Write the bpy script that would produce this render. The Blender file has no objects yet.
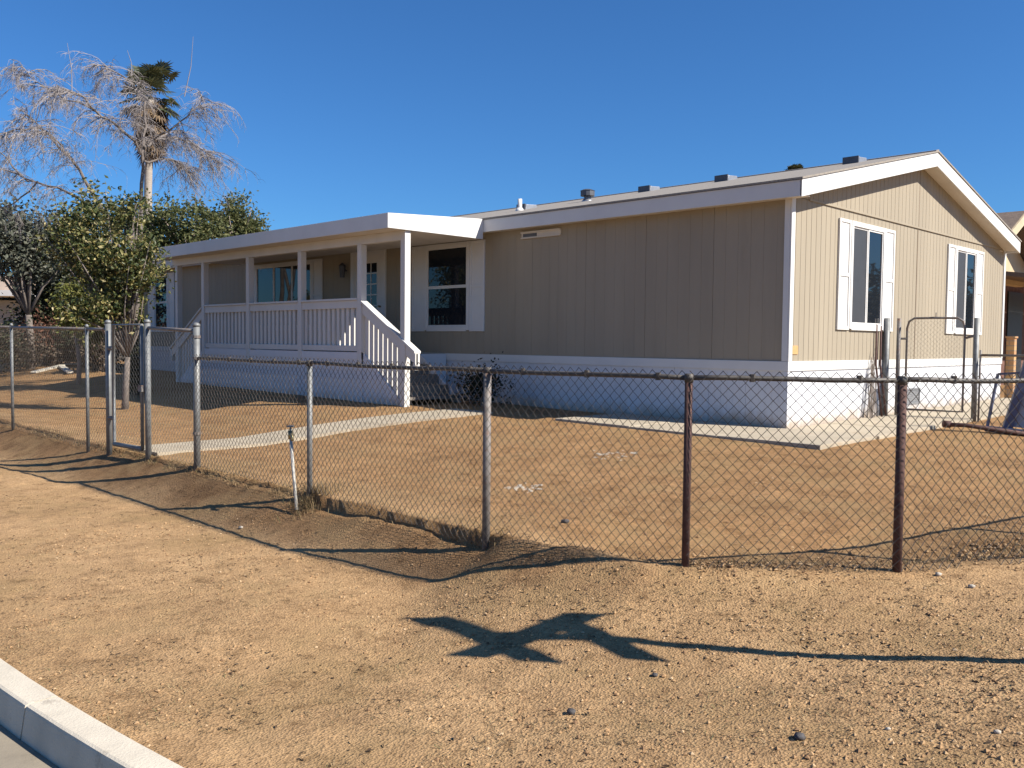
import bpy, math, random
from mathutils import Vector, Matrix, noise
random.seed(7)
U = random.uniform
scene = bpy.context.scene
COL = scene.collection

# ---------------------------------------------------------------- frame of the place
# x runs along the gable wall, y along the long front wall, z up; the house's near corner is the origin
TH = math.radians(45.46)
GX, GY = math.cos(TH), math.sin(TH)          # x axis seen from the camera's heading frame
LX, LY = -math.sin(TH), math.cos(TH)
CX, CY = 3.807, 12.4

def heading(X, Y):
    """a point given as right / ahead of the camera, in the frame of the place"""
    dx, dy = X - CX, Y - CY
    return dx * GX + dy * GY, dx * LX + dy * LY

def at(u, Y, z=0.0):
    """column u of the lens at distance Y"""
    x, y = heading((u - 512) / 897 * Y, Y)
    return Vector((x, y, z))

def smooth(a, b, x):
    t = min(1, max(0, (x - a) / (b - a)))
    return t * t * (3 - 2 * t)

# ---------------------------------------------------------------- terrain heights
def kerb_x(y):
    return -10.03 + (.024 * y * y if y < 0 else 0)

def kerb_out(x, y):
    """distance past the back of the kerb, positive on the street side"""
    return (kerb_x(y) - x) / math.sqrt(1 + (.048 * min(y, 0)) ** 2)

def lot_out(x, y):
    """distance outside the fence line, positive towards the street"""
    return max(-6.82 - x, (x + 5.74) * -.739 + (y + 3.75) * -.674, (x + 5.74) * -.527 + (y + 3.75) * -.85, -5.3 - y)

def yard(x, y):
    dh = math.hypot(max(-x, 0), max(-y, 0))
    top = .24 + .012 * max(y, -1) + .008 * max(min(x, 12), 0)
    if x < 0 and y > 4: top += .03 * smooth(4, 7, y)
    d = lot_out(x, y)
    dip = -.10 * smooth(-1.1, -2.4, y) * smooth(-2.0, -.8, d) * (1 - smooth(-.45, -.05, d)) * (1 - smooth(-5.0, -4.0, x))
    return top * (1 - smooth(1.5, 5.6, dh)) + .012 * max(0, y - 5) * smooth(5, 7, dh) + dip

def lip(y):
    a = .05 + .035 * (1 - smooth(1.25, 1.7, y)) + .035 * smooth(.3, .7, y) * (1 - smooth(1.25, 1.6, y)) + .04 * smooth(-1.3, -1.12, y) * (1 - smooth(-.8, -.4, y))
    return a * smooth(-1.4, -1.15, y)

def gz(x, y, n=True):
    X = CX + GX * x + LX * y
    d = lot_out(x, y)
    dn = d + (.010 * noise.noise(Vector((0, y * 3, 5))) + .009 * noise.noise(Vector((0, y * 11, 2))) if n else 0)
    k = kerb_out(x, y)
    if k > .09:
        return -.8 if k < 9.2 else -.4
    if dn <= 0:
        z = yard(x, y)
        if n: z += -.02 * smooth(-.5, 0, dn) * (0 if y < -1.3 else 1)
    else:
        t = (X - 2.376) * -.927 + (CY + GY * x + LY * y - 4.163) * .375      # the verge falls towards the left
        zo = -.05 - .125 * max(-.8, min(t, 2.1)) - .045 * max(0, min(t, 3.2) - 2.1) + .03 * smooth(3.3, 4.6, t)
        w = .80 + .75 * smooth(-.9, -2.2, y)
        t = 1 - (1 - min(1, max(0, dn) / w)) ** 1.5
        z = yard(x, y) * (1 - t) - .04 * smooth(0, .2, dn) * (1 - t) * smooth(-1.0, -1.35, y) * (1 - smooth(-1.6, -2.9, y)) - lip(y) * (1 - t) * min(1, dn / .012) + zo * t
    if n:
        v = Vector((x, y, 0))
        amp = .35 if -1.75 < x < 0 or d < -5 else 1
        z = z * (1 - smooth(-.45, -.03, k)) + -.338 * smooth(-.45, -.03, k) if k > -.45 else z
        z += amp * (.011 * noise.noise(v * 1.1) + .006 * noise.noise(v * 3.7) + .006 * noise.noise(v * 9) + .004 * noise.noise(v * 21))
    return z

# ---------------------------------------------------------------- materials
def nodes_of(name):
    m = bpy.data.materials.new(name); m.use_nodes = True
    nt = m.node_tree; b = nt.nodes['Principled BSDF']
    return m, nt, b

def N(nt, t, **kw):
    n = nt.nodes.new(t)
    for k, v in kw.items(): setattr(n, k, v)
    return n

def coords(nt, scale=(1, 1, 1)):
    g = N(nt, 'ShaderNodeNewGeometry'); mp = N(nt, 'ShaderNodeMapping')
    mp.inputs['Scale'].default_value = scale
    nt.links.new(g.outputs['Position'], mp.inputs['Vector'])
    return mp.outputs['Vector']

def noise_tex(nt, vec, s, det=4, rough=.55):
    n = N(nt, 'ShaderNodeTexNoise'); n.inputs['Scale'].default_value = s
    n.inputs['Detail'].default_value = det; n.inputs['Roughness'].default_value = rough
    nt.links.new(vec, n.inputs['Vector']); return n.outputs['Fac']

def ramp(nt, fac, stops):
    r = N(nt, 'ShaderNodeValToRGB')
    while len(r.color_ramp.elements) < len(stops): r.color_ramp.elements.new(.5)
    for e, (p, c) in zip(r.color_ramp.elements, stops):
        e.position = p; e.color = (*c, 1) if len(c) == 3 else c
    nt.links.new(fac, r.inputs['Fac']); return r.outputs['Color']

def mixc(nt, fac, a, b, mode='MIX'):
    m = N(nt, 'ShaderNodeMix', data_type='RGBA', blend_type=mode)
    for s, v in ((0, fac), (6, a), (7, b)):
        if hasattr(v, 'is_output'): nt.links.new(v, m.inputs[s])
        else: m.inputs[s].default_value = v if s == 0 else (*v, 1)
    return m.outputs[2]

def bump(nt, b, h, strength=.3, dist=.01):
    n = N(nt, 'ShaderNodeBump'); n.inputs['Strength'].default_value = strength; n.inputs['Distance'].default_value = dist
    nt.links.new(h, n.inputs['Height']); nt.links.new(n.outputs['Normal'], b.inputs['Normal'])

def mat(name, col, rough=.7, var=.12, scale=3.0, bmp=.0, bscale=40, metal=0, stretch=(1, 1, 1), spec=.5, dirt=None):
    m, nt, b = nodes_of(name)
    v = coords(nt, stretch)
    f = noise_tex(nt, v, scale, 6, .6)
    d = tuple(c * (1 - var * 1.6) for c in col); l = tuple(min(1, c * (1 + var)) for c in col)
    c = ramp(nt, f, [(.25, d), (.5, col), (.75, l)])
    if dirt:
        f2 = noise_tex(nt, v, dirt[1], 8, .7)
        f2 = ramp(nt, f2, [(dirt[2], (0, 0, 0)), (dirt[2] + .18, (1, 1, 1))])
        c = mixc(nt, f2, c, dirt[0])
    nt.links.new(c, b.inputs['Base Color'])
    b.inputs['Roughness'].default_value = rough; b.inputs['Metallic'].default_value = metal
    b.inputs['Specular IOR Level'].default_value = spec
    if bmp: bump(nt, b, noise_tex(nt, v, bscale, 5), bmp, .01)
    return m

def leafmat(name, stops, rough=.6, trans=.25, patch=False):
    m, nt, b = nodes_of(name)
    g = N(nt, 'ShaderNodeNewGeometry')
    mp = N(nt, 'ShaderNodeMath', operation='MULTIPLY_ADD'); mp.inputs[1].default_value = 1.1; mp.inputs[2].default_value = -.55
    nt.links.new(noise_tex(nt, coords(nt), 1.7, 3), mp.inputs[0])
    ad = N(nt, 'ShaderNodeMath', operation='ADD'); nt.links.new(mp.outputs[0], ad.inputs[0]); nt.links.new(g.outputs['Random Per Island'], ad.inputs[1])
    c = ramp(nt, ad.outputs[0] if patch else g.outputs['Random Per Island'], stops)
    nt.links.new(c, b.inputs['Base Color']); b.inputs['Roughness'].default_value = rough
    b.inputs['Specular IOR Level'].default_value = .3
    if trans:
        t = N(nt, 'ShaderNodeBsdfTranslucent'); nt.links.new(c, t.inputs['Color'])
        mx = N(nt, 'ShaderNodeMixShader'); mx.inputs[0].default_value = trans
        nt.links.new(b.outputs[0], mx.inputs[1]); nt.links.new(t.outputs[0], mx.inputs[2])
        nt.links.new(mx.outputs[0], nt.nodes['Material Output'].inputs['Surface'])
    return m

M = {}
WHITE = (.62, .61, .59)
M['siding'] = mat('tan_siding', (.30, .255, .188), .75, .07, 1.6, .15, 60, stretch=(1, 1, .12), dirt=((.26, .22, .16), 2.2, .60))
M['skirt'] = mat('white_skirting', (.60, .61, .64), .6, .05, 1.5, .08, 50, stretch=(1, 1, .3), dirt=((.5, .46, .40), 5, .66))
def splash(m):
    nt = m.node_tree; b = nt.nodes['Principled BSDF']; src = b.inputs['Base Color'].links[0].from_socket
    v = coords(nt); g = N(nt, 'ShaderNodeNewGeometry'); sp = N(nt, 'ShaderNodeSeparateXYZ'); nt.links.new(g.outputs['Position'], sp.inputs[0])
    a = N(nt, 'ShaderNodeMath', operation='MULTIPLY_ADD'); nt.links.new(noise_tex(nt, v, 4, 7, .7), a.inputs[0]); a.inputs[1].default_value = -.55; nt.links.new(sp.outputs[2], a.inputs[2])
    f = ramp(nt, a.outputs[0], [(.02, (.75, .75, .75)), (.22, (0, 0, 0))])
    nt.links.new(mixc(nt, f, src, (.36, .26, .16)), b.inputs['Base Color'])
splash(M['skirt'])
M['trim'] = mat('white_trim', WHITE, .55, .04, 2, .05, 60)
M['porch'] = mat('porch_paint', (.58, .565, .54), .6, .05, 2.2, .1, 50, stretch=(1, 1, .3))
M['deck'] = mat('deck_boards', (.16, .14, .12), .8, .15, 6, .2, 30)
M['soffit'] = mat('soffit_paint', (.60, .55, .48), .8, .05, 2)
M['vent'] = mat('galvanised_vent', (.33, .34, .36), .4, .12, 9, metal=.6)
M['dark_metal'] = mat('dark_vent_metal', (.07, .075, .09), .5, .2, 9)
M['galv'] = mat('galvanised_pipe', (.175, .18, .18), .55, .2, 14, .1, 80, metal=.25, dirt=((.13, .09, .065), 9, .62))
M['galv_dark'] = mat('weathered_pipe', (.17, .155, .145), .6, .25, 18, .2, 90, metal=.15, dirt=((.17, .09, .055), 11, .5))
M['rust'] = mat('rusted_pipe', (.085, .042, .035), .8, .35, 22, .3, 90, metal=.1, dirt=((.2, .13, .10), 14, .7))
M['rail'] = mat('dark_weathered_rail', (.075, .066, .058), .6, .3, 20, .2, 90, metal=.1, dirt=((.16, .15, .14), 16, .6))
M['wire'] = mat('weathered_wire', (.095, .08, .066), .6, .3, 12, metal=.25)
M['wire_new'] = mat('grey_wire', (.135, .13, .12), .5, .25, 12, metal=.4)
M['concrete'] = mat('concrete', (.375, .318, .235), .88, .12, 2.5, .3, 70, dirt=((.33, .25, .165), 3, .56))
M['kerb'] = mat('kerb_concrete', (.52, .465, .375), .88, .14, 3, .4, 90, dirt=((.20, .165, .125), 5, .60))
M['asphalt'] = mat('asphalt', (.06, .06, .06), .9, .2, 8, .5, 120)
M['glass_blk'] = mat('window_screen', (.035, .037, .042), .55, .1, 4)
M['pvc'] = mat('white_pvc', (.48, .45, .39), .5, .08, 20, dirt=((.4, .32, .22), 14, .62))
M['brass'] = mat('old_brass', (.30, .24, .13), .4, .2, 30, metal=.7)
M['bark'] = mat('grey_bark', (.24, .20, .17), .9, .3, 12, .6, 30)
M['dark_bark'] = mat('dark_grey_bark', (.15, .125, .11), .9, .3, 12, .6, 30)
M['pale_bark'] = mat('pale_bark', (.36, .31, .27), .9, .25, 9, .6, 20)
M['palm_bark'] = mat('palm_trunk', (.31, .27, .23), .9, .25, 5, .5, 12, stretch=(1, 1, 5))
M['twig'] = mat('pale_twigs', (.235, .208, .20), .8, .2, 3)
M['stone_dark'] = mat('dark_stone', (.07, .065, .065), .8, .3, 40, .5, 90)
M['stone_pale'] = mat('pale_stone', (.44, .39, .32), .9, .15, 30, .5, 90)
M['roof_tan'] = mat('brown_shingles', (.15, .11, .085), .95, .2, 9, .5, 30)
M['stucco'] = mat('tan_stucco', (.50, .39, .25), .9, .07, 3, .3, 60)
M['brick_dark'] = mat('dark_red_masonry', (.15, .075, .055), .9, .3, 7, .4, 25)
M['dark_door'] = mat('dark_screen_door', (.02, .02, .022), .5, .2, 4)
M['blue'] = mat('faded_blue_paint', (.07, .085, .15), .55, .15, 7, .1, 50, dirt=((.25, .2, .16), 9, .68))
M['white_plastic'] = mat('white_plastic', (.75, .74, .70), .5, .05, 4)
M['wood_pale'] = mat('pale_board', (.62, .57, .47), .85, .12, 6, .2, 30)
M['red_rust'] = mat('rusty_red_metal', (.22, .07, .045), .8, .3, 7, .2, 30)
M['grey_panel'] = mat('grey_wall', (.30, .29, .27), .85, .1, 2)
M['orange'] = mat('orange_sticker', (.55, .31, .13), .6, .1, 30)
M['sign_green'] = mat('green_sign', (.02, .16, .08), .4, .05, 4)

def glass(name, col=(.012, .015, .02)):
    m, nt, b = nodes_of(name)
    b.inputs['Base Color'].default_value = (*col, 1); b.inputs['Roughness'].default_value = .02
    b.inputs['IOR'].default_value = 1.45; b.inputs['Specular IOR Level'].default_value = .4
    v = coords(nt); bump(nt, b, noise_tex(nt, v, 1.6, 2), .02, .02)
    return m
M['glass'] = glass('window_glass')

def brick(name, c1, c2, mortar, scale):
    m, nt, b = nodes_of(name)
    g = N(nt, 'ShaderNodeNewGeometry'); s = N(nt, 'ShaderNodeSeparateXYZ'); nt.links.new(g.outputs['Position'], s.inputs[0])
    ad = N(nt, 'ShaderNodeMath', operation='ADD'); nt.links.new(s.outputs[0], ad.inputs[0]); nt.links.new(s.outputs[1], ad.inputs[1])
    cb = N(nt, 'ShaderNodeCombineXYZ'); nt.links.new(ad.outputs[0], cb.inputs[0]); nt.links.new(s.outputs[2], cb.inputs[1])
    t = N(nt, 'ShaderNodeTexBrick'); t.inputs['Scale'].default_value = scale; t.inputs['Mortar Size'].default_value = .03
    t.inputs['Color1'].default_value = (*c1, 1); t.inputs['Color2'].default_value = (*c2, 1); t.inputs['Mortar'].default_value = (*mortar, 1)
    nt.links.new(cb.outputs[0], t.inputs['Vector']); nt.links.new(t.outputs['Color'], b.inputs['Base Color'])
    b.inputs['Roughness'].default_value = .9; bump(nt, b, t.outputs['Fac'], -.4, .01)
    return m
M['brick'] = brick('orange_brick', (.50, .29, .12), (.42, .22, .10), (.30, .22, .15), 2.4)

def shingle():
    m, nt, b = nodes_of('pale_shingles')
    v = coords(nt)
    w = N(nt, 'ShaderNodeTexWave'); w.wave_type = 'BANDS'; w.bands_direction = 'X'; w.wave_profile = 'SAW'
    w.inputs['Scale'].default_value = 2.2; nt.links.new(v, w.inputs['Vector'])
    c = ramp(nt, noise_tex(nt, v, 35, 3), [(.3, (.19, .17, .15)), (.6, (.29, .26, .225))])
    nt.links.new(c, b.inputs['Base Color']); b.inputs['Roughness'].default_value = .95
    bump(nt, b, w.outputs['Fac'], .4, .01)
    return m
M['shingle'] = shingle()

def dirt():
    m, nt, b = nodes_of('bare_tan_dirt')
    v = coords(nt)
    big = noise_tex(nt, v, .55, 5, .6); mid = noise_tex(nt, v, 2.6, 6, .65); fine = noise_tex(nt, v, 30, 6, .75)
    c = ramp(nt, big, [(.30, (.26, .160, .080)), (.48, (.395, .252, .130)), (.70, (.485, .316, .168))])
    c2 = ramp(nt, mid, [(.32, (.205, .127, .064)), (.50, (.395, .252, .130)), (.68, (.53, .356, .195))])
    c = mixc(nt, .5, c, c2)
    # the yard's own redder, more clayey soil inside the fence
    at_ = N(nt, 'ShaderNodeAttribute'); at_.attribute_name = 'clay'
    c = mixc(nt, at_.outputs['Fac'], c, mixc(nt, .75, c, (.74, .65, .56), 'MULTIPLY'))
    dp = N(nt, 'ShaderNodeAttribute'); dp.attribute_name = 'mesh_shade_soil'      # fence foot strip darkened: mesh shadow and browner soil in one tint
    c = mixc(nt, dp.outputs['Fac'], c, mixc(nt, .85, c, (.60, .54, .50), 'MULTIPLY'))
    c3 = ramp(nt, fine, [(.26, (.42, .39, .36)), (.40, (.84, .83, .81)), (.55, (1.03, 1.03, 1.03)), (.75, (1.22, 1.2, 1.17))])
    c = mixc(nt, .85, c, c3, 'MULTIPLY')
    # grains of gravel of their own colour
    vo = N(nt, 'ShaderNodeTexVoronoi'); vo.inputs['Scale'].default_value = 75; nt.links.new(v, vo.inputs['Vector'])
    hsv = N(nt, 'ShaderNodeSeparateColor'); nt.links.new(vo.outputs['Color'], hsv.inputs[0])
    gr = ramp(nt, hsv.outputs[0], [(.0, (.5, .47, .44)), (.12, (.92, .91, .9)), (.9, (1.04, 1.04, 1.04)), (1, (1.3, 1.28, 1.23))])
    c = mixc(nt, .7, c, gr, 'MULTIPLY')
    # dry, greyish straw-littered patches
    st = ramp(nt, noise_tex(nt, v, 1.3, 7, .7), [(.47, (0, 0, 0)), (.62, (.75, .75, .75))])
    c = mixc(nt, st, c, (.275, .178, .085))
    # damp and trodden darker spots the size of a hand, and pale dusty scuffs
    sp = ramp(nt, noise_tex(nt, v, 7, 5, .7), [(.30, (.50, .47, .44)), (.46, (.95, .95, .95)), (.58, (1, 1, 1)), (.70, (1.28, 1.26, 1.22))])
    c = mixc(nt, .9, c, sp, 'MULTIPLY')
    nt.links.new(c, b.inputs['Base Color']); b.inputs['Roughness'].default_value = .95
    b.inputs['Specular IOR Level'].default_value = .15
    ad = N(nt, 'ShaderNodeMath', operation='ADD'); nt.links.new(fine, ad.inputs[0])
    n2 = N(nt, 'ShaderNodeMath', operation='MULTIPLY'); n2.inputs[1].default_value = .6
    nt.links.new(vo.outputs['Distance'], n2.inputs[0]); nt.links.new(n2.outputs[0], ad.inputs[1])
    bump(nt, b, ad.outputs[0], .75, .016)
    return m
M['dirt'] = dirt()
M['gravel'] = leafmat('gravel', [(0, (.17, .10, .055)), (.4, (.33, .20, .10)), (.85, (.40, .26, .135)), (1, (.46, .33, .2))], .9, 0)
M['straw'] = leafmat('dry_straw', [(0, (.12, .08, .045)), (.5, (.24, .165, .085)), (.85, (.36, .26, .14)), (1, (.12, .12, .05))], .9, .1)
M['litter'] = leafmat('dead_leaf_bits', [(0, (.035, .022, .014)), (.6, (.09, .055, .03)), (1, (.2, .14, .08))], .9, 0)
M['citrus'] = leafmat('citrus_leaves', [(0, (.035, .05, .018)), (.45, (.075, .095, .03)), (.72, (.14, .14, .05)), (.9, (.26, .22, .075)), (1, (.42, .36, .18))], .45, .25, True)
M['green'] = leafmat('dull_green_leaves', [(0, (.055, .07, .028)), (.6, (.13, .145, .055)), (1, (.24, .225, .10))], .6, .4, True)
M['darkgreen'] = leafmat('dark_leaves', [(0, (.02, .028, .016)), (.7, (.045, .055, .028)), (1, (.09, .09, .05))], .6)
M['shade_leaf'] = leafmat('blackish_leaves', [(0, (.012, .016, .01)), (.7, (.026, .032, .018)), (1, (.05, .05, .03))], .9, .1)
M['olive'] = leafmat('grey_olive_leaves', [(0, (.05, .058, .042)), (.6, (.105, .115, .085)), (1, (.20, .20, .16))], .7)
M['yellowgreen'] = leafmat('yellow_green_leaves', [(0, (.07, .08, .02)), (.6, (.14, .15, .035)), (1, (.22, .2, .06))], .6)
M['brush'] = leafmat('brown_brush', [(0, (.05, .04, .03)), (.6, (.11, .085, .06)), (1, (.2, .15, .11))], .8)
M['redbrush'] = leafmat('reddish_brush', [(0, (.08, .045, .03)), (.6, (.16, .075, .05)), (1, (.24, .12, .08))], .8)
M['frond'] = leafmat('palm_fronds', [(0, (.035, .045, .025)), (.6, (.07, .085, .04)), (1, (.15, .15, .075))], .55)
M['dead'] = leafmat('dead_fronds', [(0, (.07, .045, .028)), (.6, (.15, .10, .058)), (1, (.25, .18, .11))], .8)

# ---------------------------------------------------------------- mesh helpers
class MB:
    def __init__(s): s.v = []; s.f = []
    def quad(s, *p):
        i = len(s.v); s.v += [tuple(q) for q in p]; s.f.append(tuple(range(i, i + len(p)))); return s
    def box(s, x0, x1, y0, y1, z0, z1):
        if x0 > x1: x0, x1 = x1, x0
        if y0 > y1: y0, y1 = y1, y0
        if z0 > z1: z0, z1 = z1, z0
        i = len(s.v)
        s.v += [(x, y, z) for z in (z0, z1) for x, y in ((x0, y0), (x1, y0), (x1, y1), (x0, y1))]
        s.f += [tuple(i + k for k in q) for q in ((3, 2, 1, 0), (4, 5, 6, 7), (0, 1, 5, 4), (1, 2, 6, 5), (2, 3, 7, 6), (3, 0, 4, 7))]
        return s
    def prism(s, base, top):
        """two rings of the same length"""
        n = len(base); i = len(s.v)
        s.v += [tuple(p) for p in base] + [tuple(p) for p in top]
        s.f.append(tuple(i + k for k in reversed(range(n)))); s.f.append(tuple(i + n + k for k in range(n)))
        for k in range(n):
            j = (k + 1) % n; s.f.append((i + k, i + j, i + n + j, i + n + k))
        return s
    def bar(s, p, q, w, h, up=(0, 0, 1)):
        p, q = Vector(p), Vector(q); d = (q - p).normalized(); u = Vector(up)
        a = d.cross(u); a = a.normalized() * w / 2 if a.length > 1e-6 else Vector((w / 2, 0, 0))
        b = a.cross(d).normalized() * h / 2
        r = [(-1, -1), (1, -1), (1, 1), (-1, 1)]
        return s.prism([p + a * i + b * j for i, j in r], [q + a * i + b * j for i, j in r])
    def tube(s, pts, rad, n=6, cap=True):
        pts = [Vector(p) for p in pts]
        if not hasattr(rad, '__len__'): rad = [rad] * len(pts)
        i0 = len(s.v); m = len(pts); ref = None
        for k, p in enumerate(pts):
            d = pts[min(k + 1, m - 1)] - pts[max(k - 1, 0)]
            if d.length < 1e-9: d = Vector((0, 0, 1))
            d.normalize()
            if ref is None: ref = Vector((1, 0, 0)) if abs(d.x) < .8 else Vector((0, 1, 0))
            a = (ref - d * ref.dot(d))
            if a.length < 1e-5: a = d.orthogonal()
            a.normalize(); ref = a; b = d.cross(a)
            for j in range(n):
                t = 2 * math.pi * j / n
                s.v.append(tuple(p + (a * math.cos(t) + b * math.sin(t)) * rad[k]))
        for k in range(m - 1):
            for j in range(n):
                jn = (j + 1) % n
                s.f.append((i0 + k * n + j, i0 + k * n + jn, i0 + (k + 1) * n + jn, i0 + (k + 1) * n + j))
        if cap:
            s.f.append(tuple(i0 + j for j in reversed(range(n)))); s.f.append(tuple(i0 + (m - 1) * n + j for j in range(n)))
        return s
    def build(s, name, m, parent=None, bevel=0, flat=True, loc=None):
        me = bpy.data.meshes.new(name)
        o = bpy.data.objects.new(name, me); COL.objects.link(o)
        if parent is not None:
            o.parent = parent
            w = Vector((0, 0, 0)); q = parent
            while q is not None: w += q.location; q = q.parent
        else:
            w = Vector(loc) if loc is not None else Vector((0, 0, 0)); o.location = w
        if w.length > 0: vs = [(a - w.x, b - w.y, c - w.z) for a, b, c in s.v]
        else: vs = s.v
        me.from_pydata(vs, [], s.f); me.update()
        if not flat:
            me.polygons.foreach_set('use_smooth', [True] * len(me.polygons))
        me.materials.append(M[m] if isinstance(m, str) else m)
        if bevel:
            b = o.modifiers.new('soft_edges', 'BEVEL'); b.width = bevel; b.segments = 2; b.limit_method = 'ANGLE'
        return o

def tag(o, label=None, cat=None, group=None, kind=None):
    if label: o['label'] = label
    if cat: o['category'] = cat
    if group: o['group'] = group
    if kind: o['kind'] = kind
    return o

def thing(name, loc, label, cat, group=None):
    o = bpy.data.objects.new(name, None); COL.objects.link(o); o.location = loc; o.empty_display_size = .2
    return tag(o, label, cat, group)

# ---------------------------------------------------------------- ground
def axis(lo, hi, fine, extra=(), far=420):
    """fine: list of (start, end, step); grows outside"""
    a = []
    for s, e, st in fine:
        n = int(round((e - s) / st)); a += [s + (e - s) * k / n for k in range(n)]
    a.append(fine[-1][1]); a += list(extra)
    st = .3; x = fine[0][0]
    while x > lo: x -= st; st *= 1.25; a.append(x)
    st = .3; x = fine[-1][1]
    while x < hi: x += st; st *= 1.25; a.append(x)
    return sorted(set(round(v, 4) for v in a))

def build_ground():
    xs = axis(-420, 420, [(-11, -10.2, .2), (-10.2, -4.6, .055), (-4.6, 1.5, .13), (1.5, 16, .5)])
    xs = sorted(set(xs + [round(-6.94 + .012 * k_, 4) for k_ in range(18)]))
    ys = axis(-420, 420, [(-8, -6, .2), (-6, 7, .065), (7, 14, .13), (14, 40, .5)])
    nx, ny = len(xs), len(ys)
    v = []; lim = 30
    for y in ys:
        for x in xs:
            v.append((x, y, gz(x, y, abs(x) < lim and abs(y) < 45)))
    f = [(j * nx + i, j * nx + i + 1, (j + 1) * nx + i + 1, (j + 1) * nx + i) for j in range(ny - 1) for i in range(nx - 1)]
    b = MB(); b.v = v; b.f = f
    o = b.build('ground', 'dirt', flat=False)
    a = o.data.attributes.new('clay', 'FLOAT', 'POINT')
    a.data.foreach_set('value', [smooth(.15, -.9, lot_out(x, y) + .5 * noise.noise(Vector((x * .9, y * .9, 31)))) for x, y, _ in v])
    a = o.data.attributes.new('mesh_shade_soil', 'FLOAT', 'POINT')  # mask for the painted mesh shade and browner soil outside the fence
    def mesh_shade_soil(x, y):
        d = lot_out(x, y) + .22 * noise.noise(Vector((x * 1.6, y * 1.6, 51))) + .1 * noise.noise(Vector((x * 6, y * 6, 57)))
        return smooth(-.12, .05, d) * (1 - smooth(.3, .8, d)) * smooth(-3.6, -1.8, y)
    a.data.foreach_set('value', [mesh_shade_soil(x, y) if abs(x) < 20 else 0 for x, y, _ in v])
    tag(o, kind='structure')
build_ground()

# kerb, gutter and road
def kerb_line(off):
    """polyline at a distance past the back of the kerb"""
    ys = [60, 40, 25, 16, 10, 7, 4.6, 3.1, 1.6] + [.1 - 1.5 * k / 4 for k in range(28)] + [-11, -13, -16]
    pts = []
    for y in ys:
        t = .048 * min(y, 0); l = math.hypot(1, t)      # slope of the kerb line
        pts.append((kerb_x(y) - off / l, y + off * t / l))
    return pts

def strip(b, p, q, zp, zq):
    for k in range(len(p) - 1):
        b.quad((*p[k], zp), (*q[k], zq), (*q[k + 1], zq), (*p[k + 1], zp))

k = MB()
back, face_t, face_b = kerb_line(0.0), kerb_line(.155), kerb_line(.185)
TOP, GUT = -.315, -.475
for i in range(len(back) - 1):
    # each pair of points is one cast length with a thin joint
    a0, a1, b0, b1, c0, c1 = [Vector((*p, 0)) for p in (back[i], back[i + 1], face_t[i], face_t[i + 1], face_b[i], face_b[i + 1])]
    def lerp(p, q, d): return p + (q - p).normalized() * d
    g = .007
    joint0 = i % 4 == 1 and i > 8; joint1 = (i + 1) % 4 == 1 and i > 8
    A0, B0, C0 = [lerp(p, q, g) if joint0 else p for p, q in ((a0, a1), (b0, b1), (c0, c1))]
    A1, B1, C1 = [lerp(q, p, g) if joint1 else q for p, q in ((a0, a1), (b0, b1), (c0, c1))]
    rnd = .018
    def ring(A, B, C):
        n = (B - A).normalized()
        return [(A.x, A.y, -1), (A.x, A.y, TOP - .008), (A.x + n.x * .012, A.y + n.y * .012, TOP),
                (B.x - n.x * rnd, B.y - n.y * rnd, TOP), (B.x - n.x * .004, B.y - n.y * .004, TOP - rnd * .35), (B.x, B.y, TOP - rnd), (C.x, C.y, GUT - .05), (C.x, C.y, -1)]
    k.prism(ring(A0, B0, C0), ring(A1, B1, C1))
    if joint1:      # the joint is only a groove: a set-back core closes it
        def core(A, B, C, d):
            n = (B - A).normalized() * .022; A, B, C = A + n + d, B - n + d, C - n + d
            return [(A.x, A.y, -1), (A.x, A.y, TOP - .025), (B.x, B.y, TOP - .025), (C.x, C.y, GUT - .05), (C.x, C.y, -1)]
        dd = (a1 - a0).normalized() * .03
        k.prism(core(a1, b1, c1, -dd), core(a1, b1, c1, dd))
tag(k.build('kerb', 'kerb'), kind='structure')
g = MB(); strip(g, kerb_line(.18), kerb_line(.62), GUT, GUT + .025)
tag(g.build('gutter', mat('shade_toned_gutter', (.24, .205, .155), .9, .15, 4, .3, 90)), kind='structure')  # dirty concrete tone, darkened further to stand for the shadow in the gutter
g = MB(); strip(g, kerb_line(.62), kerb_line(4), GUT + .02, GUT + .07); strip(g, kerb_line(4), kerb_line(9.6), GUT + .07, GUT)
tag(g.build('road', 'asphalt'), kind='structure')

# concrete apron round the house and the path to the gate
def slab(name, x0, x1, y0, y1, zt, th, n, along):
    """cast bays with open control joints between them"""
    b = MB(); gap = .007
    for k in range(n):
        if along == 'y': r = [(x0, y0 + (y1 - y0) * k / n + gap), (x1, y0 + (y1 - y0) * k / n + gap), (x1, y0 + (y1 - y0) * (k + 1) / n), (x0, y0 + (y1 - y0) * (k + 1) / n)]
        else: r = [(x0 + (x1 - x0) * k / n + gap, y0), (x0 + (x1 - x0) * (k + 1) / n, y0), (x0 + (x1 - x0) * (k + 1) / n, y1), (x0 + (x1 - x0) * k / n + gap, y1)]
        dz = U(-.006, .006)
        top = [Vector((x, y, zt(x, y) + dz)) for x, y in r]
        b.prism([p - Vector((0, 0, th)) for p in top], top)
    return tag(b.build(name, 'concrete', bevel=.01), kind='structure')
apron_z = lambda x, y: .255 + .012 * max(0, y) + .008 * max(x, 0) + .02
slab('apron', -1.62, -.026, -1.28, 2.85, apron_z, .12, 3, 'y')
slab('side_walk', -.016, 9.9, -1.3, -.026, apron_z, .12, 8, 'x')
pb = MB()
cl = [(-6.75, 5.22, .86), (-5.2, 5.26, .86), (-3.9, 5.24, .88), (-3.1, 5.0, .9), (-2.5, 4.78, .9), (-1.64, 4.6, .9)]
prev = None
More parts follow.
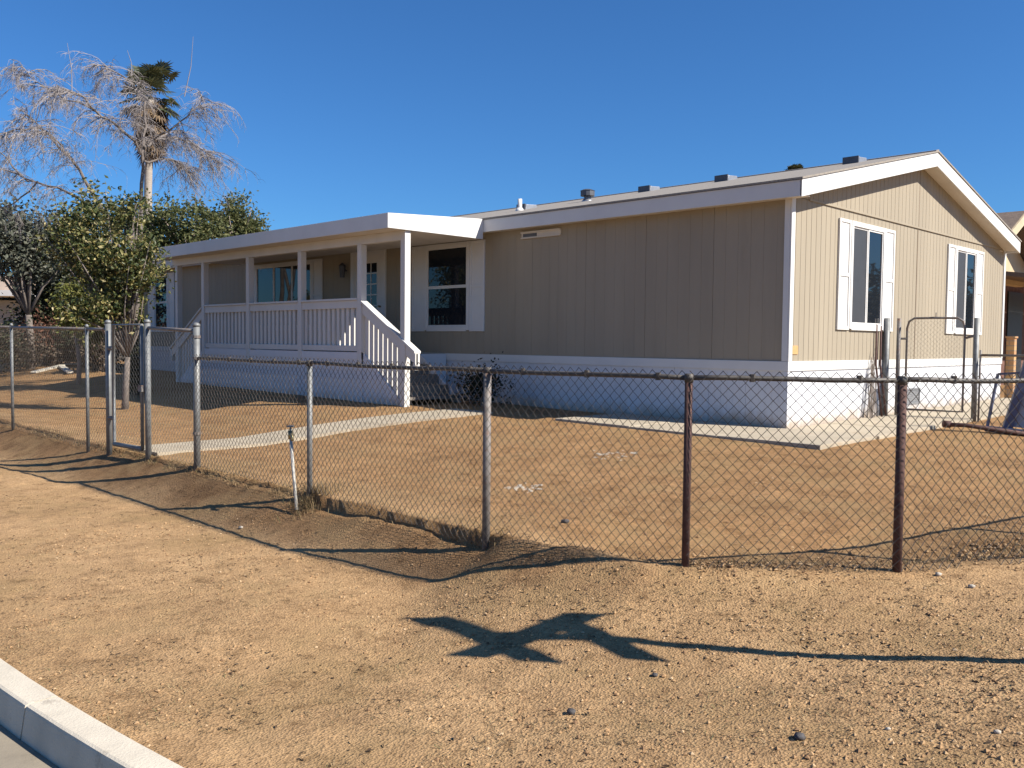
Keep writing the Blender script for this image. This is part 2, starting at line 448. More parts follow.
for x, y, w in cl:
    z = yard(x, y) + .028
    e = [(x, y - w / 2, z), (x, y + w / 2, z)]
    if prev: pb.prism([(*prev[0][:2], prev[0][2] - .1), (*e[0][:2], e[0][2] - .1), (*e[1][:2], e[1][2] - .1), (*prev[1][:2], prev[1][2] - .1)], [prev[0], e[0], e[1], prev[1]])
    prev = e
tag(pb.build('path', 'concrete'), kind='structure')

# ---------------------------------------------------------------- the house
HL, HW = 20.9, 9.42
ZT, ZE, ZR = 1.2, 3.63, 4.73           # skirting trim, eave fascia top, ridge
XR = 4.56
OV = .29
slope = (ZR - ZE) / (XR + OV)
house = thing('mobile_home', (0, 0, .25), 'long tan manufactured home with white trim, white skirting and a covered front porch', 'house')

def P(pl, t, off, z):
    return (-off, t, z) if pl == 'A' else (t, -off, z)
def pbox(b, pl, t0, t1, o0, o1, z0, z1):
    p, q = P(pl, t0, o0, z0), P(pl, t1, o1, z1)
    return b.box(p[0], q[0], p[1], q[1], p[2], q[2])

def boards(pl, t0, t1, zb, zt, period=.203, groove=.007, depth=.003, seams=()):
    """a sheet of grooved siding as one folded profile"""
    prof = []
    ts = []
    t = t0
    while t < t1 - .01:
        e = min(t + period, t1)
        ts.append((t, e - groove)); t = e
    for n_, (a, c) in enumerate(ts):
        dd = depth * (2.6 if n_ % 6 == 5 else 1) * U(.75, 1.2); w_ = .0012 * noise.noise(Vector((a * .9, 4, 0)))
        prof += [(a, w_), (c, w_), (c + .002, -dd), (c + groove - .002, -dd)]
    prof.append((t1, 0))
    b = MB()
    for (a, oa), (c, oc) in zip(prof, prof[1:]):
        q = [P(pl, a, oa, zb(a)), P(pl, c, oc, zb(c)), P(pl, c, oc, zt(c)), P(pl, a, oa, zt(a))]
        b.quad(*(q if pl == 'G' else reversed(q)))
    return b
roofline = lambda g: ZE - .23 + slope * ((g + OV) if g < XR else (2 * XR + OV - g))
boards('A', .0, HL, lambda t: ZT, lambda t: 3.44).build('front_wall', 'siding', house)
lo = boards('G', .0, HW, lambda t: ZT, lambda t: min(3.475, roofline(t) + .2), .152, .010, .005)
lo.build('gable_wall', 'siding', house)
hi = boards('G', .02, HW - .02, lambda t: 3.475, lambda t: max(3.476, roofline(t) + .13), .152, .010, .005)
hi.v = [(x, y - .012, z) for x, y, z in hi.v]
go = hi.build('upper_gable_wall', 'siding', house)
f = MB(); pbox(f, 'G', .5, HW - .5, .0, .022, 3.462, 3.492); f.build('gable_flashing', 'siding', house)
f = MB(); pbox(f, 'G', XR - .016, XR + .016, -.005, .006, ZT, 3.46); pbox(f, 'G', XR - .014, XR + .014, .0, .0135, 3.493, 4.45)
f.build('centre_joint', mat('joint_shadow_gap', (.20, .155, .11), .9, .1), house)
# hidden walls
b = MB(); b.quad((HW, 0, .2), (HW, HL, .2), (HW, HL, 3.45), (HW, 0, 3.45)); b.build('rear_wall', 'siding', house)
b = MB(); b.quad((0, HL, .2), (0, HL, 3.45), (XR, HL, 4.55), (HW, HL, 3.45), (HW, HL, .2)); b.build('end_wall', 'siding', house)
# skirting
boards('A', .03, HL, lambda t: .1, lambda t: ZT - .1, .102, .006, .004).build('front_skirting', 'skirt', house)
boards('G', .03, HW, lambda t: .1, lambda t: ZT - .1, .102, .006, .004).build('gable_skirting', 'skirt', house)
b = MB(); pbox(b, 'A', -.02, HL, -.01, .022, ZT - .135, ZT); b.build('front_skirting_trim', 'trim', house, .004)
b = MB(); pbox(b, 'G', -.0215, HW, -.01, .0205, ZT - .1345, ZT + .0015); b.build('gable_skirting_trim', 'trim', house, .004)
# corner boards
b = MB(); b.box(-.022, .085, -.0235, -.0, ZT + .004, 3.46); b.box(-.0235, -.0, .001, .085, ZT + .004, 3.46); b.build('corner_board', 'trim', house, .004)
b = MB(); b.box(-.012, .05, -.013, .0, .1, ZT - .138); b.box(-.013, .0, .001, .05, .1, ZT - .138); b.build('skirting_corner', 'skirt', house)
b = MB(); b.box(HW - .085, HW + .02, -.022, .08, ZT + .003, 3.46); b.build('corner_board', 'trim', house, .004)

# roof
XF = 2 * XR + OV
b = MB()
y0, y1 = -OV, HL + OV
for s in (0, 1):
    xa, xb, za, zb = (-OV - .02, XR, ZE - .005, ZR) if s == 0 else (XR, XF + .02, ZR, ZE - .005)
    b.prism([(xa, y0 - .02, za - .0), (xb, y0 - .02, zb), (xb, y1 + .02, zb), (xa, y1 + .02, za)],
            [(xa, y0 - .02, za + .028), (xb, y0 - .02, zb + .028), (xb, y1 + .02, zb + .028), (xa, y1 + .02, za + .028)])
b.prism([(XR - .13, y0 - .021, ZR - .002), (XR, y0 - .021, ZR + .028), (XR, y1, ZR + .028), (XR - .13, y1, ZR - .002)],
        [(XR - .13, y0 - .021, ZR + .016), (XR, y0 - .021, ZR + .046), (XR, y1, ZR + .046), (XR - .13, y1, ZR + .016)])
roof = b.build('roof', 'shingle', house)
b = MB(); b.box(-OV, -OV + .022, y0, y1, ZE - .225, ZE - .006); b.build('eave_fascia', 'trim', house, .004)
b = MB(); b.box(XF - .022, XF, y0, y1, ZE - .225, ZE - .006); b.build('eave_fascia', 'trim', house, .004)
for yy in (y0, y1 - .022):
    for s in (0, 1):
        xa, xb, za, zb = (-OV, XR - .001, ZE, ZR) if s == 0 else (XR + .001, XF, ZR, ZE)
        H_ = .235
        q = [(xa, za - H_), (xb, zb - H_), (xb, zb - .006), (xa, za - .006)]
        b = MB(); b.prism([(x, yy - .004, z) for x, z in q], [(x, yy + .022, z) for x, z in q]); b.build('rake_fascia', 'trim', house, .004)
# soffits
b = MB(); b.box(-OV + .022, -.0, y0 + .03, y1 - .03, ZE - .2, ZE - .18); b.build('soffit', 'soffit', house)
for s in (0, 1):
    xa, xb, za, zb = (-OV + .03, XR, ZE - .19 + .007, ZR - .19) if s == 0 else (XR, XF - .03, ZR - .19, ZE - .19 + .007)
    b = MB(); b.prism([(xa, y0 + .023, za), (xb, y0 + .023, zb), (xb, -.0, zb), (xa, -.0, za)],
                      [(xa, y0 + .023, za + .02), (xb, y0 + .023, zb + .02), (xb, -.0, zb + .02), (xa, -.0, za + .02)])
    b.build('soffit', 'soffit', house)
b = MB(); b.box(XF - .33, XF - .022, -.0, y1 - .03, ZE - .2, ZE - .18); b.build('soffit', 'soffit', house)

# roof vents, standing on the near slope or the ridge
def roof_z(g): return ZE + .02 + slope * (g + OV)
def ray_y(u, g):
    """where the column u meets the line x = g"""
    k_ = (u - 512) / 897
    return ((CX + GX * g) - k_ * (CY + GY * g)) / (k_ * LY - LX)
def low_vent(u, g, w=.24, h=.10, part='vent'):
    y = ray_y(u, g); z = roof_z(g)
    b = MB(); b.prism([(g - .18, y - w / 2, z - .06), (g + .18, y - w / 2, z + .04), (g + .18, y + w / 2, z + .04), (g - .18, y + w / 2, z - .06)],
                      [(g - .14, y - w / 2, z + h * .75), (g + .16, y - w / 2, z + h), (g + .16, y + w / 2, z + h), (g - .14, y + w / 2, z + h * .75)])
    v_ = b.build('roof_vent', 'vent', house, .008)
    b = MB(); b.box(g - .22, g - .185, y - w / 2 - .02, y + w / 2 + .02, z - .05, z + h * .8)
    b.build('vent_shade_louvre', 'dark_metal', v_)  # dark louvre plate colours the vent's front as it looks in shade
for u in (647, 723): low_vent(u, 3.6)
low_vent(850, 3.9)
y = ray_y(518, 1.6); z = roof_z(1.6)
b = MB(); b.tube([(1.6, y, z - .1), (1.6, y, z + .24)], .045, 10); b.tube([(1.6, y, z - .05), (1.6, y, z + .06)], [.12, .06], 10); b.build('plumbing_vent', 'trim', house, flat=False)
low_vent(526, 2.2, .2, .1)
y = ray_y(585, 2.2); z = roof_z(2.2)
fl = MB().tube([(2.2, y, z - .1), (2.2, y, z + .12)], .07, 12).tube([(2.2, y, z - .04), (2.2, y, z + .04)], [.15, .08], 12).build('flue', 'vent', house, flat=False)
MB().tube([(2.2, y, z + .1), (2.2, y, z + .2)], [.14, .14], 12).tube([(2.2, y, z + .2), (2.2, y, z + .23)], [.15, .08], 12).build('flue_cap', 'dark_metal', fl)

# windows
def window(pl, t0, t1, z0, z1, mode, sh=.42, panes=2, screen=None):
    """t0..t1, z0..z1 is the glazed opening; shutters stand outside it"""
    fr = MB(); cw = .075
    for a, c, d, e in ((t0 - cw, t0, z0 - cw, z1 + cw), (t1, t1 + cw, z0 - cw, z1 + cw)):
        pbox(fr, pl, a, c, -.01, .038, d, e)
    for d, e in ((z0 - cw - .02, z0), (z1, z1 + cw)): pbox(fr, pl, t0, t1, -.01, .0365, d, e)
    w = fr.build('window', 'trim', house, .004)
    st = MB(); s = .028
    n = panes
    for i in range(n):
        if mode == 'slide':
            a, c = t0 + (t1 - t0) * i / n, t0 + (t1 - t0) * (i + 1) / n; d, e = z0, z1
        else:
            a, c = t0, t1; d, e = z0 + (z1 - z0) * i / n, z0 + (z1 - z0) * (i + 1) / n
        o = .016 + .008 * i
        pbox(st, pl, a, a + s, .0, o, d, e); pbox(st, pl, c - s, c, .0, o, d, e)
        pbox(st, pl, a + s, c - s, .0, o - .001, d, d + s); pbox(st, pl, a + s, c - s, .0, o - .001, e - s, e)
        gp = MB(); pbox(gp, pl, a + s, c - s, .0, .006 + .004 * i, d + s, e - s)
        gp.build('pane', 'glass_blk' if screen == i else 'glass', w)
    st.build('sash', 'trim', w, .003)
    if sh:
        for a, c in ((t0 - cw - sh, t0 - cw - .004), (t1 + cw + .004, t1 + cw + sh)):
            b = MB(); d, e = z0 - cw - .02, z1 + cw
            pbox(b, pl, a, c, .0, .018, d, e)
            r = .05
            pbox(b, pl, a, a + r, .018, .032, d, e); pbox(b, pl, c - r, c, .018, .032, d, e)
            zm = d + (e - d) * .5
            for p_, q_ in ((d, d + r), (zm - r / 2, zm + r / 2), (e - r, e)): pbox(b, pl, a + r, c - r, .018, .0315, p_, q_)
            b.build('shutter', 'trim', house, .004)
    return w
window('G', 1.93, 3.05, 1.76, 3.25, 'slide', .40, 2, 0)
window('G', 6.48, 7.53, 1.76, 3.25, 'slide', .40, 2, 0)
window('A', 6.54, 7.70, 1.72, 3.24, 'hung', .40, 2)
window('A', 19.3, 20.1, 1.72, 3.24, 'hung', .40, 2)
window('A', 11.85, 14.25, 1.75, 3.20, 'slide', .40, 3)
# door
b = MB(); d0, d1 = 9.1, 10.2
for a, c in ((d0 - .06, d0 + .06), (d1 - .06, d1 + .06)): pbox(b, 'A', a, c, -.01, .04, 1.2, 3.34)
pbox(b, 'A', d0 + .06, d1 - .06, -.01, .0385, 3.26, 3.34)
b.build('door_frame', 'trim', house, .004)
b = MB(); pbox(b, 'A', d0 + .06, d1 - .06, .0, .016, 1.2, 3.26); door = b.build('door', 'trim', house)
b = MB(); pbox(b, 'A', 9.32, 9.98, .016, .019, 1.95, 3.08); b.build('pane', 'glass', door)
b = MB()
for i in range(4): t = 9.32 + .66 * i / 3; pbox(b, 'A', t - .012, t + .012, .0175, .026, 1.95, 3.08)
for i in range(6): zz = 1.95 + 1.13 * i / 5; pbox(b, 'A', 9.32, 9.98, .0175, .0252, zz - .012, zz + .012)
b.build('glazing_bars', 'trim', door)
MB().tube([P('A', 9.22, .016, 2.15), P('A', 9.22, .08, 2.15)], .02, 8).build('handle', 'brass', door)
b = MB(); b.tube([P('A', 10.45, .0, 2.95), P('A', 10.45, .1, 3.0)], .015, 6); b.tube([P('A', 10.45, .12, 2.8), P('A', 10.45, .12, 3.05)], [.05, .075], 8); b.tube([P('A', 10.45, .12, 3.05), P('A', 10.45, .12, 3.12)], [.09, .02], 8)
b.build('porch_lamp', 'dark_metal', house)
# long louvre under the eave
b = MB(); pbox(b, 'A', 4.2, 5.12, .0, .022, 3.25, 3.37); pbox(b, 'A', 4.2, 5.12, .022, .05, 3.345, 3.37); pbox(b, 'A', 4.2, 5.12, .022, .045, 3.25, 3.27)
lv = b.build('eave_louvre', 'soffit', house)
b = MB(); pbox(b, 'A', 4.75, 5.08, .022, .026, 3.28, 3.335); b.build('louvre_opening', 'dark_metal', lv)
# meter sticker and crawl space vent on the gable
b = MB(); pbox(b, 'G', .11, .27, .0, .012, 1.3, 1.42); b.build('orange_tag', 'orange', house)
b = MB()
for a, c, d, e in ((4.25, 4.85, .42, .45), (4.25, 4.85, .67, .70), (4.25, 4.28, .45, .67), (4.82, 4.85, .45, .67)): pbox(b, 'G', a, c, -.01, .02, d, e)
for i in range(6): pbox(b, 'G', 4.28, 4.82, .002, .012, .465 + i * .034, .475 + i * .034)
cv = b.build('crawl_vent', 'vent', house)
b = MB(); pbox(b, 'G', 4.28, 4.82, -.005, .001, .45, .67); b.build('vent_screen', mat('vent_screen_grey', (.25, .25, .25), .7), cv)

# ---- porch (part of the house)
PX = -2.02        # front faces of the posts
PZ = lambda y: yard(-2.2, y) - .02
DZ = 1.19
b = MB(); b.box(PX + .02, -.03, 7.12, 13.1, DZ - .05, DZ); b.build('porch_deck', 'deck', house)
b = MB()
t = 7.1
while t < 13.1:
    b.box(PX + .0, PX + .02, t, min(t + .298, 13.12), .25, DZ + .03); t += .302
b.box(PX - .012, PX + .0, 7.1, 13.12, DZ - .09, DZ + .03)
b.build('porch_skirting', 'skirt', house)
for y_ in (7.1, 13.1): MB().box(PX + .02, -.03, y_, y_ + .02, .25, DZ).build('porch_end_skirting', 'skirt', house)
# roof
b = MB(); b.box(-2.42, -OV - .001, 5.84, 14.62, 3.285, 3.30); b.build('porch_ceiling', 'soffit', house)
b = MB(); b.prism([(-2.42, 5.84, 3.50), (-.2, 5.84, 3.60), (-.2, 14.62, 3.60), (-2.42, 14.62, 3.50)], [(-2.42, 5.84, 3.525), (-.2, 5.84, 3.645), (-.2, 14.62, 3.645), (-2.42, 14.62, 3.525)]); b.build('porch_roof', 'shingle', house)
b = MB(); b.box(-2.44, -2.42, 5.82, 14.64, 3.275, 3.52); b.build('porch_front_fascia', 'trim', house, .004)
for yy in (5.82, 14.62):
    b = MB(); b.prism([(-2.418, yy, 3.277), (-OV - .004, yy, 3.277), (-OV - .004, yy, 3.64), (-2.418, yy, 3.519)], [(-2.418, yy + .02, 3.277), (-OV - .004, yy + .02, 3.277), (-OV - .004, yy + .02, 3.64), (-2.418, yy + .02, 3.519)])
    b.build('porch_end_fascia', 'trim', house, .004)
b = MB(); b.box(PX - .0, PX + .12, 5.995, 14.6, 3.13, 3.284); b.build('porch_beam', 'porch', house, .005)
posts = [5.87, 7.10, 9.04, 11.02, 13.0, 14.3]
for y in posts:
    zb = PZ(y) if y < 7 or y > 14 else DZ - .2
    MB().box(PX - .022, PX + .1, y, y + .122, zb - .1 if y < 7 or y > 14 else zb, 3.283 if y < 6 else 3.129).build('porch_post', 'porch', house, .006)
# front railing between the posts
for a, c in zip(posts[1:4], posts[2:5]):
    r = MB(); r.box(PX + .0, PX + .04, a + .124, c - .002, 2.01, 2.15); r.box(PX - .035, PX + .095, a + .124, c - .002, 2.152, 2.19); r.box(PX + .002, PX + .042, a + .124, c - .002, DZ + .05, DZ + .15)
    rl = r.build('railing', 'porch', house, .004)
    n = int((c - a - .124) / .147)
    for i in range(n):
        yy = a + .124 + (c - a - .124) * (i + .5) / n
        MB().box(PX + .041, PX + .079, yy - .042, yy + .042, DZ + .06, 2.14).build('baluster', 'porch', rl)
# stairs at both ends with sloping rails
def stairs(ytop, ybot, sgn):
    n = 5; zb = PZ(ybot) + .0
    b = MB()
    for i in range(n - 1):
        zz = DZ - (DZ - zb) * (i + 1) / n
        ya = ytop + (ybot - ytop) * i / (n - 1); yb = ytop + (ybot - ytop) * (i + 1) / (n - 1)
        b.box(PX + .06, -.75, ya, yb, zz - .045, zz); b.box(PX + .06, -.75, ya, ya + sgn * .018, zz, zz + (DZ - zb) / n - .045)
    st = b.build('stair_treads', 'deck', house)
    z_at = lambda y, z0, s_: z0 - s_ * abs(y - ytop)
    sl = (DZ - zb) / abs(ybot - ytop)
    for X0 in (PX, -.74):
        b = MB()
        q = [(ytop, DZ + .02), (ybot, zb + .06), (ybot, zb - .1), (ytop, zb - .1)]
        b.prism([(X0 + .02, y, z) for y, z in q], [(X0 + .045, y, z) for y, z in q]); b.build('stair_side_panel', 'skirt', house)
    yend = ybot + sgn * .34
    top = [(ytop + sgn * .004, 2.10), (yend, 2.10 - .58 * abs(yend - ytop))]
    r = MB()
    (ya, za), (yb, zb2) = top
    for X0, X1, dz0, dz1 in ((PX + .0, PX + .04, -.2, -.002), (PX - .04, PX + .10, 0, .04)):
        q = [(ya, za + dz0), (yb, zb2 + dz0), (yb, zb2 + dz1), (ya, za + dz1)]
        r.prism([(X0, y, z) for y, z in q], [(X1, y, z) for y, z in q])
    r.box(PX - .02, PX + .08, yend, yend - sgn * .06, zb2 - .28, zb2 - .002)
    rl = r.build('stair_railing', 'porch', house, .004)
    m = 9
    for i in range(m):
        yy = ytop + sgn * .07 + (ybot - ytop - sgn * .1) * i / (m - 1)
        zt_ = 2.10 - .58 * abs(yy - ytop) - .05; zl = DZ + .02 - sl * abs(yy - ytop) - .12
        MB().box(PX + .046, PX + .084, yy - .042, yy + .042, max(zl, zb), zt_).build('baluster', 'porch', rl)
stairs(7.10, 5.93, -1)
stairs(13.12, 14.36, 1)

# ---------------------------------------------------------------- fences
def chain(b, p, q, zt, step=.07, rows=.074, r=.0019, off=0, seed=0, zbot=None):
    """woven wire between two ground points p and q; zt height of the top edge"""
    p, q = Vector((p[0], p[1])), Vector((q[0], q[1])); L = (q - p).length; d = (q - p) / L; nrm = Vector((-d.y, d.x))
    n = int(round(L / (step / 2)))
    w = L / n
    for k in range(n):
        xm = p + d * (k + .5) * w
        zb = zbot if zbot is not None else gz(xm.x, xm.y) + .0
        m = int((zt - zb) / (rows / 2))
        pts = []
        for j in range(m + 1):
            s_ = (k + ((j + k) % 2)) * w
            z = zt - j * rows / 2
            sag = .012 * noise.noise(Vector((p.x + s_ * .8, seed, z * 1.1))) 
            c = p + d * (s_ + sag * .6) + nrm * (off + (.0035 if j % 2 else -.0035) + sag)
            pts.append((c.x, c.y, z))
        if len(pts) > 1: b.tube(pts, r, 3, False)

def post(par, x, y, zb, zt, r=.03, m='galv_dark', cap=True, lean=(0, 0)):
    b = MB(); b.tube([(x, y, zb - .15), (x + lean[0], y + lean[1], zt)], r, 12)
    if cap:
        b.tube([(x + lean[0], y + lean[1], zt), (x + lean[0], y + lean[1], zt + .025), (x + lean[0], y + lean[1], zt + .045)], [r * 1.12, r * 1.1, r * .5], 12)
    return b.build('post', m, par, flat=False)

RAIL = 1.215
low = thing('chain_link_fence', (-6.82, 0, 0), 'long low chain link fence with rusty posts, bending round the dirt corner in front', 'fence')
fp = [(-6.80, 3.62), (-6.82, 1.31), (-6.84, -1.13), (-6.63, -2.77), (-5.74, -3.77), (-4.62, -4.42), (-3.5, -4.95), (-2.1, -5.25), (-.3, -5.3), (2.0, -5.3), (4.5, -5.3)]
kinds = [None, ('galv', .026), ('galv_dark', .031), ('rust', .025), ('rust', .029)] + [('galv_dark', .028)] * 6
for i, ((x, y), kd) in enumerate(zip(fp, kinds)):
    if kd: post(low, x, y, min(gz(x, y), yard(x, y)) - .05, RAIL - .02, kd[1], kd[0], False)
for i in range(len(fp) - 1):
    (x0, y0_), (x1, y1_) = fp[i], fp[i + 1]
    b = MB(); n = 6
    pts = [(x0 + (x1 - x0) * t / n, y0_ + (y1_ - y0_) * t / n, RAIL + .004 * math.sin(i * 2 + t) - (.004 if t in (2, 3, 4) else 0)) for t in range(n + 1)]
    b.tube(pts, .0165, 8); b.tube([(x1, y1_, RAIL - .03), (x1, y1_, RAIL + .025)], .030, 10)
    b.build('top_rail', 'rail', low, flat=False)
    d = Vector((x1 - x0, y1_ - y0_)).normalized()
    b = MB(); chain(b, (x0 - d.y * -.0, y0_), (x1, y1_), RAIL + .045, off=-.038 if True else 0, seed=i, r=.0029)
    # ties along the rail
    L_ = math.hypot(x1 - x0, y1_ - y0_); m = int(L_ / .45)
    for j in range(m):
        cx, cy = x0 + (x1 - x0) * (j + .6) / m, y0_ + (y1_ - y0_) * (j + .6) / m
        b.tube([(cx, cy, RAIL - .024), (cx, cy, RAIL + .026)], .0185, 6)
    b.build('wire_mesh', 'wire', low)

tall = thing('fence_section', (-6.81, 4.25, 0), 'narrow tall chain link panel between two capped posts, right of the walk gate', 'fence')
post(tall, -6.80, 3.64, yard(-6.8, 3.64) - .1, 1.57, .038, 'galv')
post(tall, -6.83, 4.86, yard(-6.8, 4.9) - .1, 1.62, .036, 'galv')
MB().tube([(-6.80, 3.64, 1.52), (-6.83, 4.86, 1.56)], .021, 8).build('top_rail', 'galv_dark', tall, flat=False)
b = MB(); chain(b, (-6.80, 3.70), (-6.83, 4.82), 1.54, off=-.02, seed=31); b.build('wire_mesh', 'wire_new', tall)
for zz in (.35, 1.2, 1.44):
    b = MB(); b.tube([(-6.80, 3.64, zz), (-6.80, 3.64, zz + .03)], .047, 10); b.build('clamp', 'galv_dark', tall)

gate = thing('chain_link_gate', (-6.85, 5.3, 0), 'galvanised walk gate of chain link at the end of the concrete path', 'gate')
ga, gb = (-6.85, 4.98), (-6.90, 5.72)
zl, zh = .07, 1.60
b = MB()
b.tube([(*ga, zl), (*ga, zh), (*gb, zh), (*gb, zl), (*ga, zl)], .024, 8); b.build('frame', 'galv', gate, flat=False)
b = MB(); b.tube([(*ga, zl), (*gb, zl)], .03, 8); b.build('bottom_rail', 'galv', gate, flat=False)
b = MB(); chain(b, (ga[0], ga[1] + .02), (gb[0], gb[1] - .02), zh - .01, off=.0, seed=44, zbot=zl + .01); b.build('wire_mesh', 'wire_new', gate)
for zz in (.4, 1.3):
    MB().tube([(*gb, zz), (-6.91, 5.84, zz)], .028, 8).build('hinge', 'galv_dark', gate)
MB().box(-6.9, -6.8, 4.88, 4.99, .78, .86).build('latch', 'galv_dark', gate)

left = thing('chain_link_fence', (-6.92, 7, 0), 'far stretch of chain link fence with thin grey posts, left of the walk gate', 'fence')
lp = [(-6.91, 5.86), (-6.94, 6.50), (-6.92, 9.7), (-6.95, 12.9), (-6.95, 16.1), (-6.95, 19.3), (-6.95, 22.5)]
for i, (x, y) in enumerate(lp):
    zg = yard(x, y)
    post(left, x, y, zg, 1.56 + .012 * (y - 5.8) + (.06 if i == 0 else 0), .037 if i == 0 else .023, 'galv', True)
for i in range(len(lp) - 1):
    (x0, y0_), (x1, y1_) = lp[i], lp[i + 1]
    za, zb = 1.54 + .012 * (y0_ - 5.8), 1.54 + .012 * (y1_ - 5.8)
    MB().tube([(x0, y0_, za), (x1, y1_, zb)], .02, 8).build('top_rail', 'galv_dark', left, flat=False)
    b = MB(); chain(b, (x0, y0_), (x1, y1_), (za + zb) / 2 + .02, step=.075, rows=.08, off=-.03, seed=60 + i); b.build('wire_mesh', 'wire', left)

# gate and fence beside the gable wall
yg = thing('arched_gate', (3.4, -.7, .3), 'arched steel walk gate with wire mesh in front of the gable wall', 'gate')
Z0 = .30
gy0, gy1 = -.30, -1.14
b = MB()
gx = lambda y: 3.38 + (-.02 - y) * .16
arch = [(gx(gy0), gy0, .40), (gx(gy0), gy0, 1.72), (gx(gy0), gy0 - .03, 1.83), (gx(gy0), gy0 - .11, 1.88), (gx(-.7), -.7, 1.885), (gx(gy1), gy1 + .11, 1.88), (gx(gy1), gy1 + .03, 1.83), (gx(gy1), gy1, 1.72), (gx(gy1), gy1, .40), (gx(gy0), gy0, .40)]
b.tube(arch, .019, 8); b.build('frame', 'galv_dark', yg, flat=False)
b = MB(); chain(b, (gx(gy0), gy0), (gx(gy1), gy1), 1.84, off=0, seed=71, zbot=.41, r=.0014); b.build('wire_mesh', 'wire_new', yg)
for zz in (.75, 1.55): MB().tube([(gx(gy0), gy0, zz), (3.37, -.19, zz)], .02, 6).build('hinge', 'galv_dark', yg)
MB().tube([(gx(gy1), gy1, 1.56), (3.59, -1.27, 1.6)], .02, 6).build('latch', 'galv_dark', yg)
MB().tube([(gx(-.72), -.72, 1.89), (gx(-.72), -.72, 1.97)], .008, 5).build('finial', 'galv_dark', yg)
yf = thing('chain_link_fence', (3.4, -.6, .3), 'grey posts and short rail fence of chain link beside the arched gate at the gable', 'fence')
post(yf, 3.20, -.06, .28, 1.88, .05, 'galv', False)
post(yf, 3.37, -.19, .28, 1.88, .033, 'galv_dark', False)
post(yf, 3.59, -1.30, .28, 1.88, .042, 'galv', False)
post(yf, 3.62, -1.36, .28, 1.38, .016, 'galv_dark', False)
MB().tube([(3.62, -1.36, 1.30), (3.9, -3.2, 1.30)], .018, 8).build('top_rail', 'galv_dark', yf, flat=False)
b = MB(); chain(b, (3.62, -1.38), (3.9, -3.2), 1.32, off=0, seed=77, r=.0014, zbot=.32); b.build('wire_mesh', 'wire_new', yf)

# poles leaning on the gable wall
for px_, h, lab, m in ((2.86, 1.68, 'rusty straight pole leaning on the gable wall under the near window, left of its neighbour', 'rust'), (3.03, 1.66, 'rusty straight pole against the gable wall, the one nearest the gate post', 'rust')):
    o = MB().tube([(px_, -.16, .29), (px_, -.04, .29 + h * .5), (px_, -.035, .29 + h - .2)], .017, 8).build('steel_pole', m, flat=False, loc=(px_, -.16, .29))
    tag(o, lab, 'pole', 'poles leaning on the gable wall')
b = MB()
for i in range(16):
    t = i / 15; x = 2.45 + U(0, .28)
    pts = [(x, -.1 + U(-.05, .04), .28), (x + U(-.03, .1), -.08 + U(-.06, .03), .28 + U(.3, .6)), (2.72 + U(-.1, .05), -.06, .28 + U(.7, 1.25))]
    b.tube(pts, [.008, .007, .004], 4)
tag(b.build('dead_vine', 'bark', loc=(2.6, -.1, .28)), 'bundle of dry dead stems standing against the gable skirting', 'plant')

# blue frame lying at the right edge
def pt(u, v, Y):
    """a spot in the place given as lens column / row at distance Y (used only to read off real positions)"""
    z = 1.43 + (342.1 + .01 * (u - 512) - v) / 897 * Y
    p = at(u, Y); return Vector((p.x, p.y, z))
bf = thing('sawhorse', pt(1000, 430, 12.5), 'faded blue steel frame propped on the ground by the side fence at the right edge', 'sawhorse')
MB().bar(pt(987, 428.5, 12.5), pt(1062, 437, 12.0), .1, .08).build('base_beam', 'blue', bf, .008)
MB().bar(pt(1009, 429, 12.4), pt(1035, 340, 12.3), .1, .12).build('leg', 'blue', bf, .008)
MB().bar(pt(989, 428, 12.5), pt(998, 374, 12.6), .03, .03).build('brace', 'blue', bf)
MB().bar(pt(998, 374, 12.6), pt(1035, 372, 12.3), .03, .03).build('brace', 'blue', bf)
b = MB(); q = [pt(1015, 427, 12.38), pt(1050, 431, 12.1), pt(1060, 372, 12.1), pt(1030, 372, 12.35)]
b.prism(q, [p + Vector((.01, .012, 0)) for p in q]); b.build('side_panel', mat('grey_blue_sheet', (.32, .34, .38), .6), bf)
o = MB().tube([pt(947, 424.5, 12.6), pt(968, 425.5, 12.5), pt(1040, 436, 12.1)], .03, 8).tube([pt(945, 424, 12.6), pt(952, 424.5, 12.6)], .05, 8).build('steel_pipe', 'rust', flat=False, loc=pt(947, 424, 12.6))
tag(o, 'dark steel pipe lying on the dirt in front of the arched gate', 'pipe')

# faucet pipe by the fence
sp = thing('standpipe', (-7.0, 1.27, -.08), 'leaning white water pipe with a brass tap beside the fence', 'standpipe')
MB().tube([(-7.0, 1.25, -.15), (-6.89, 1.53, .50)], .015, 10).build('pipe', 'pvc', sp, flat=False)
b = MB(); b.tube([(-6.89, 1.53, .48), (-6.885, 1.54, .56)], .024, 8); b.tube([(-6.885, 1.54, .53), (-6.93, 1.44, .53), (-6.945, 1.41, .48)], .016, 8)
tp = b.build('tap', 'brass', sp, flat=False)
MB().tube([(-6.885, 1.54, .56), (-6.885, 1.54, .60)], .01, 6).tube([(-6.885, 1.54, .595), (-6.885, 1.54, .61)], .035, 8).build('handle', 'galv', tp)

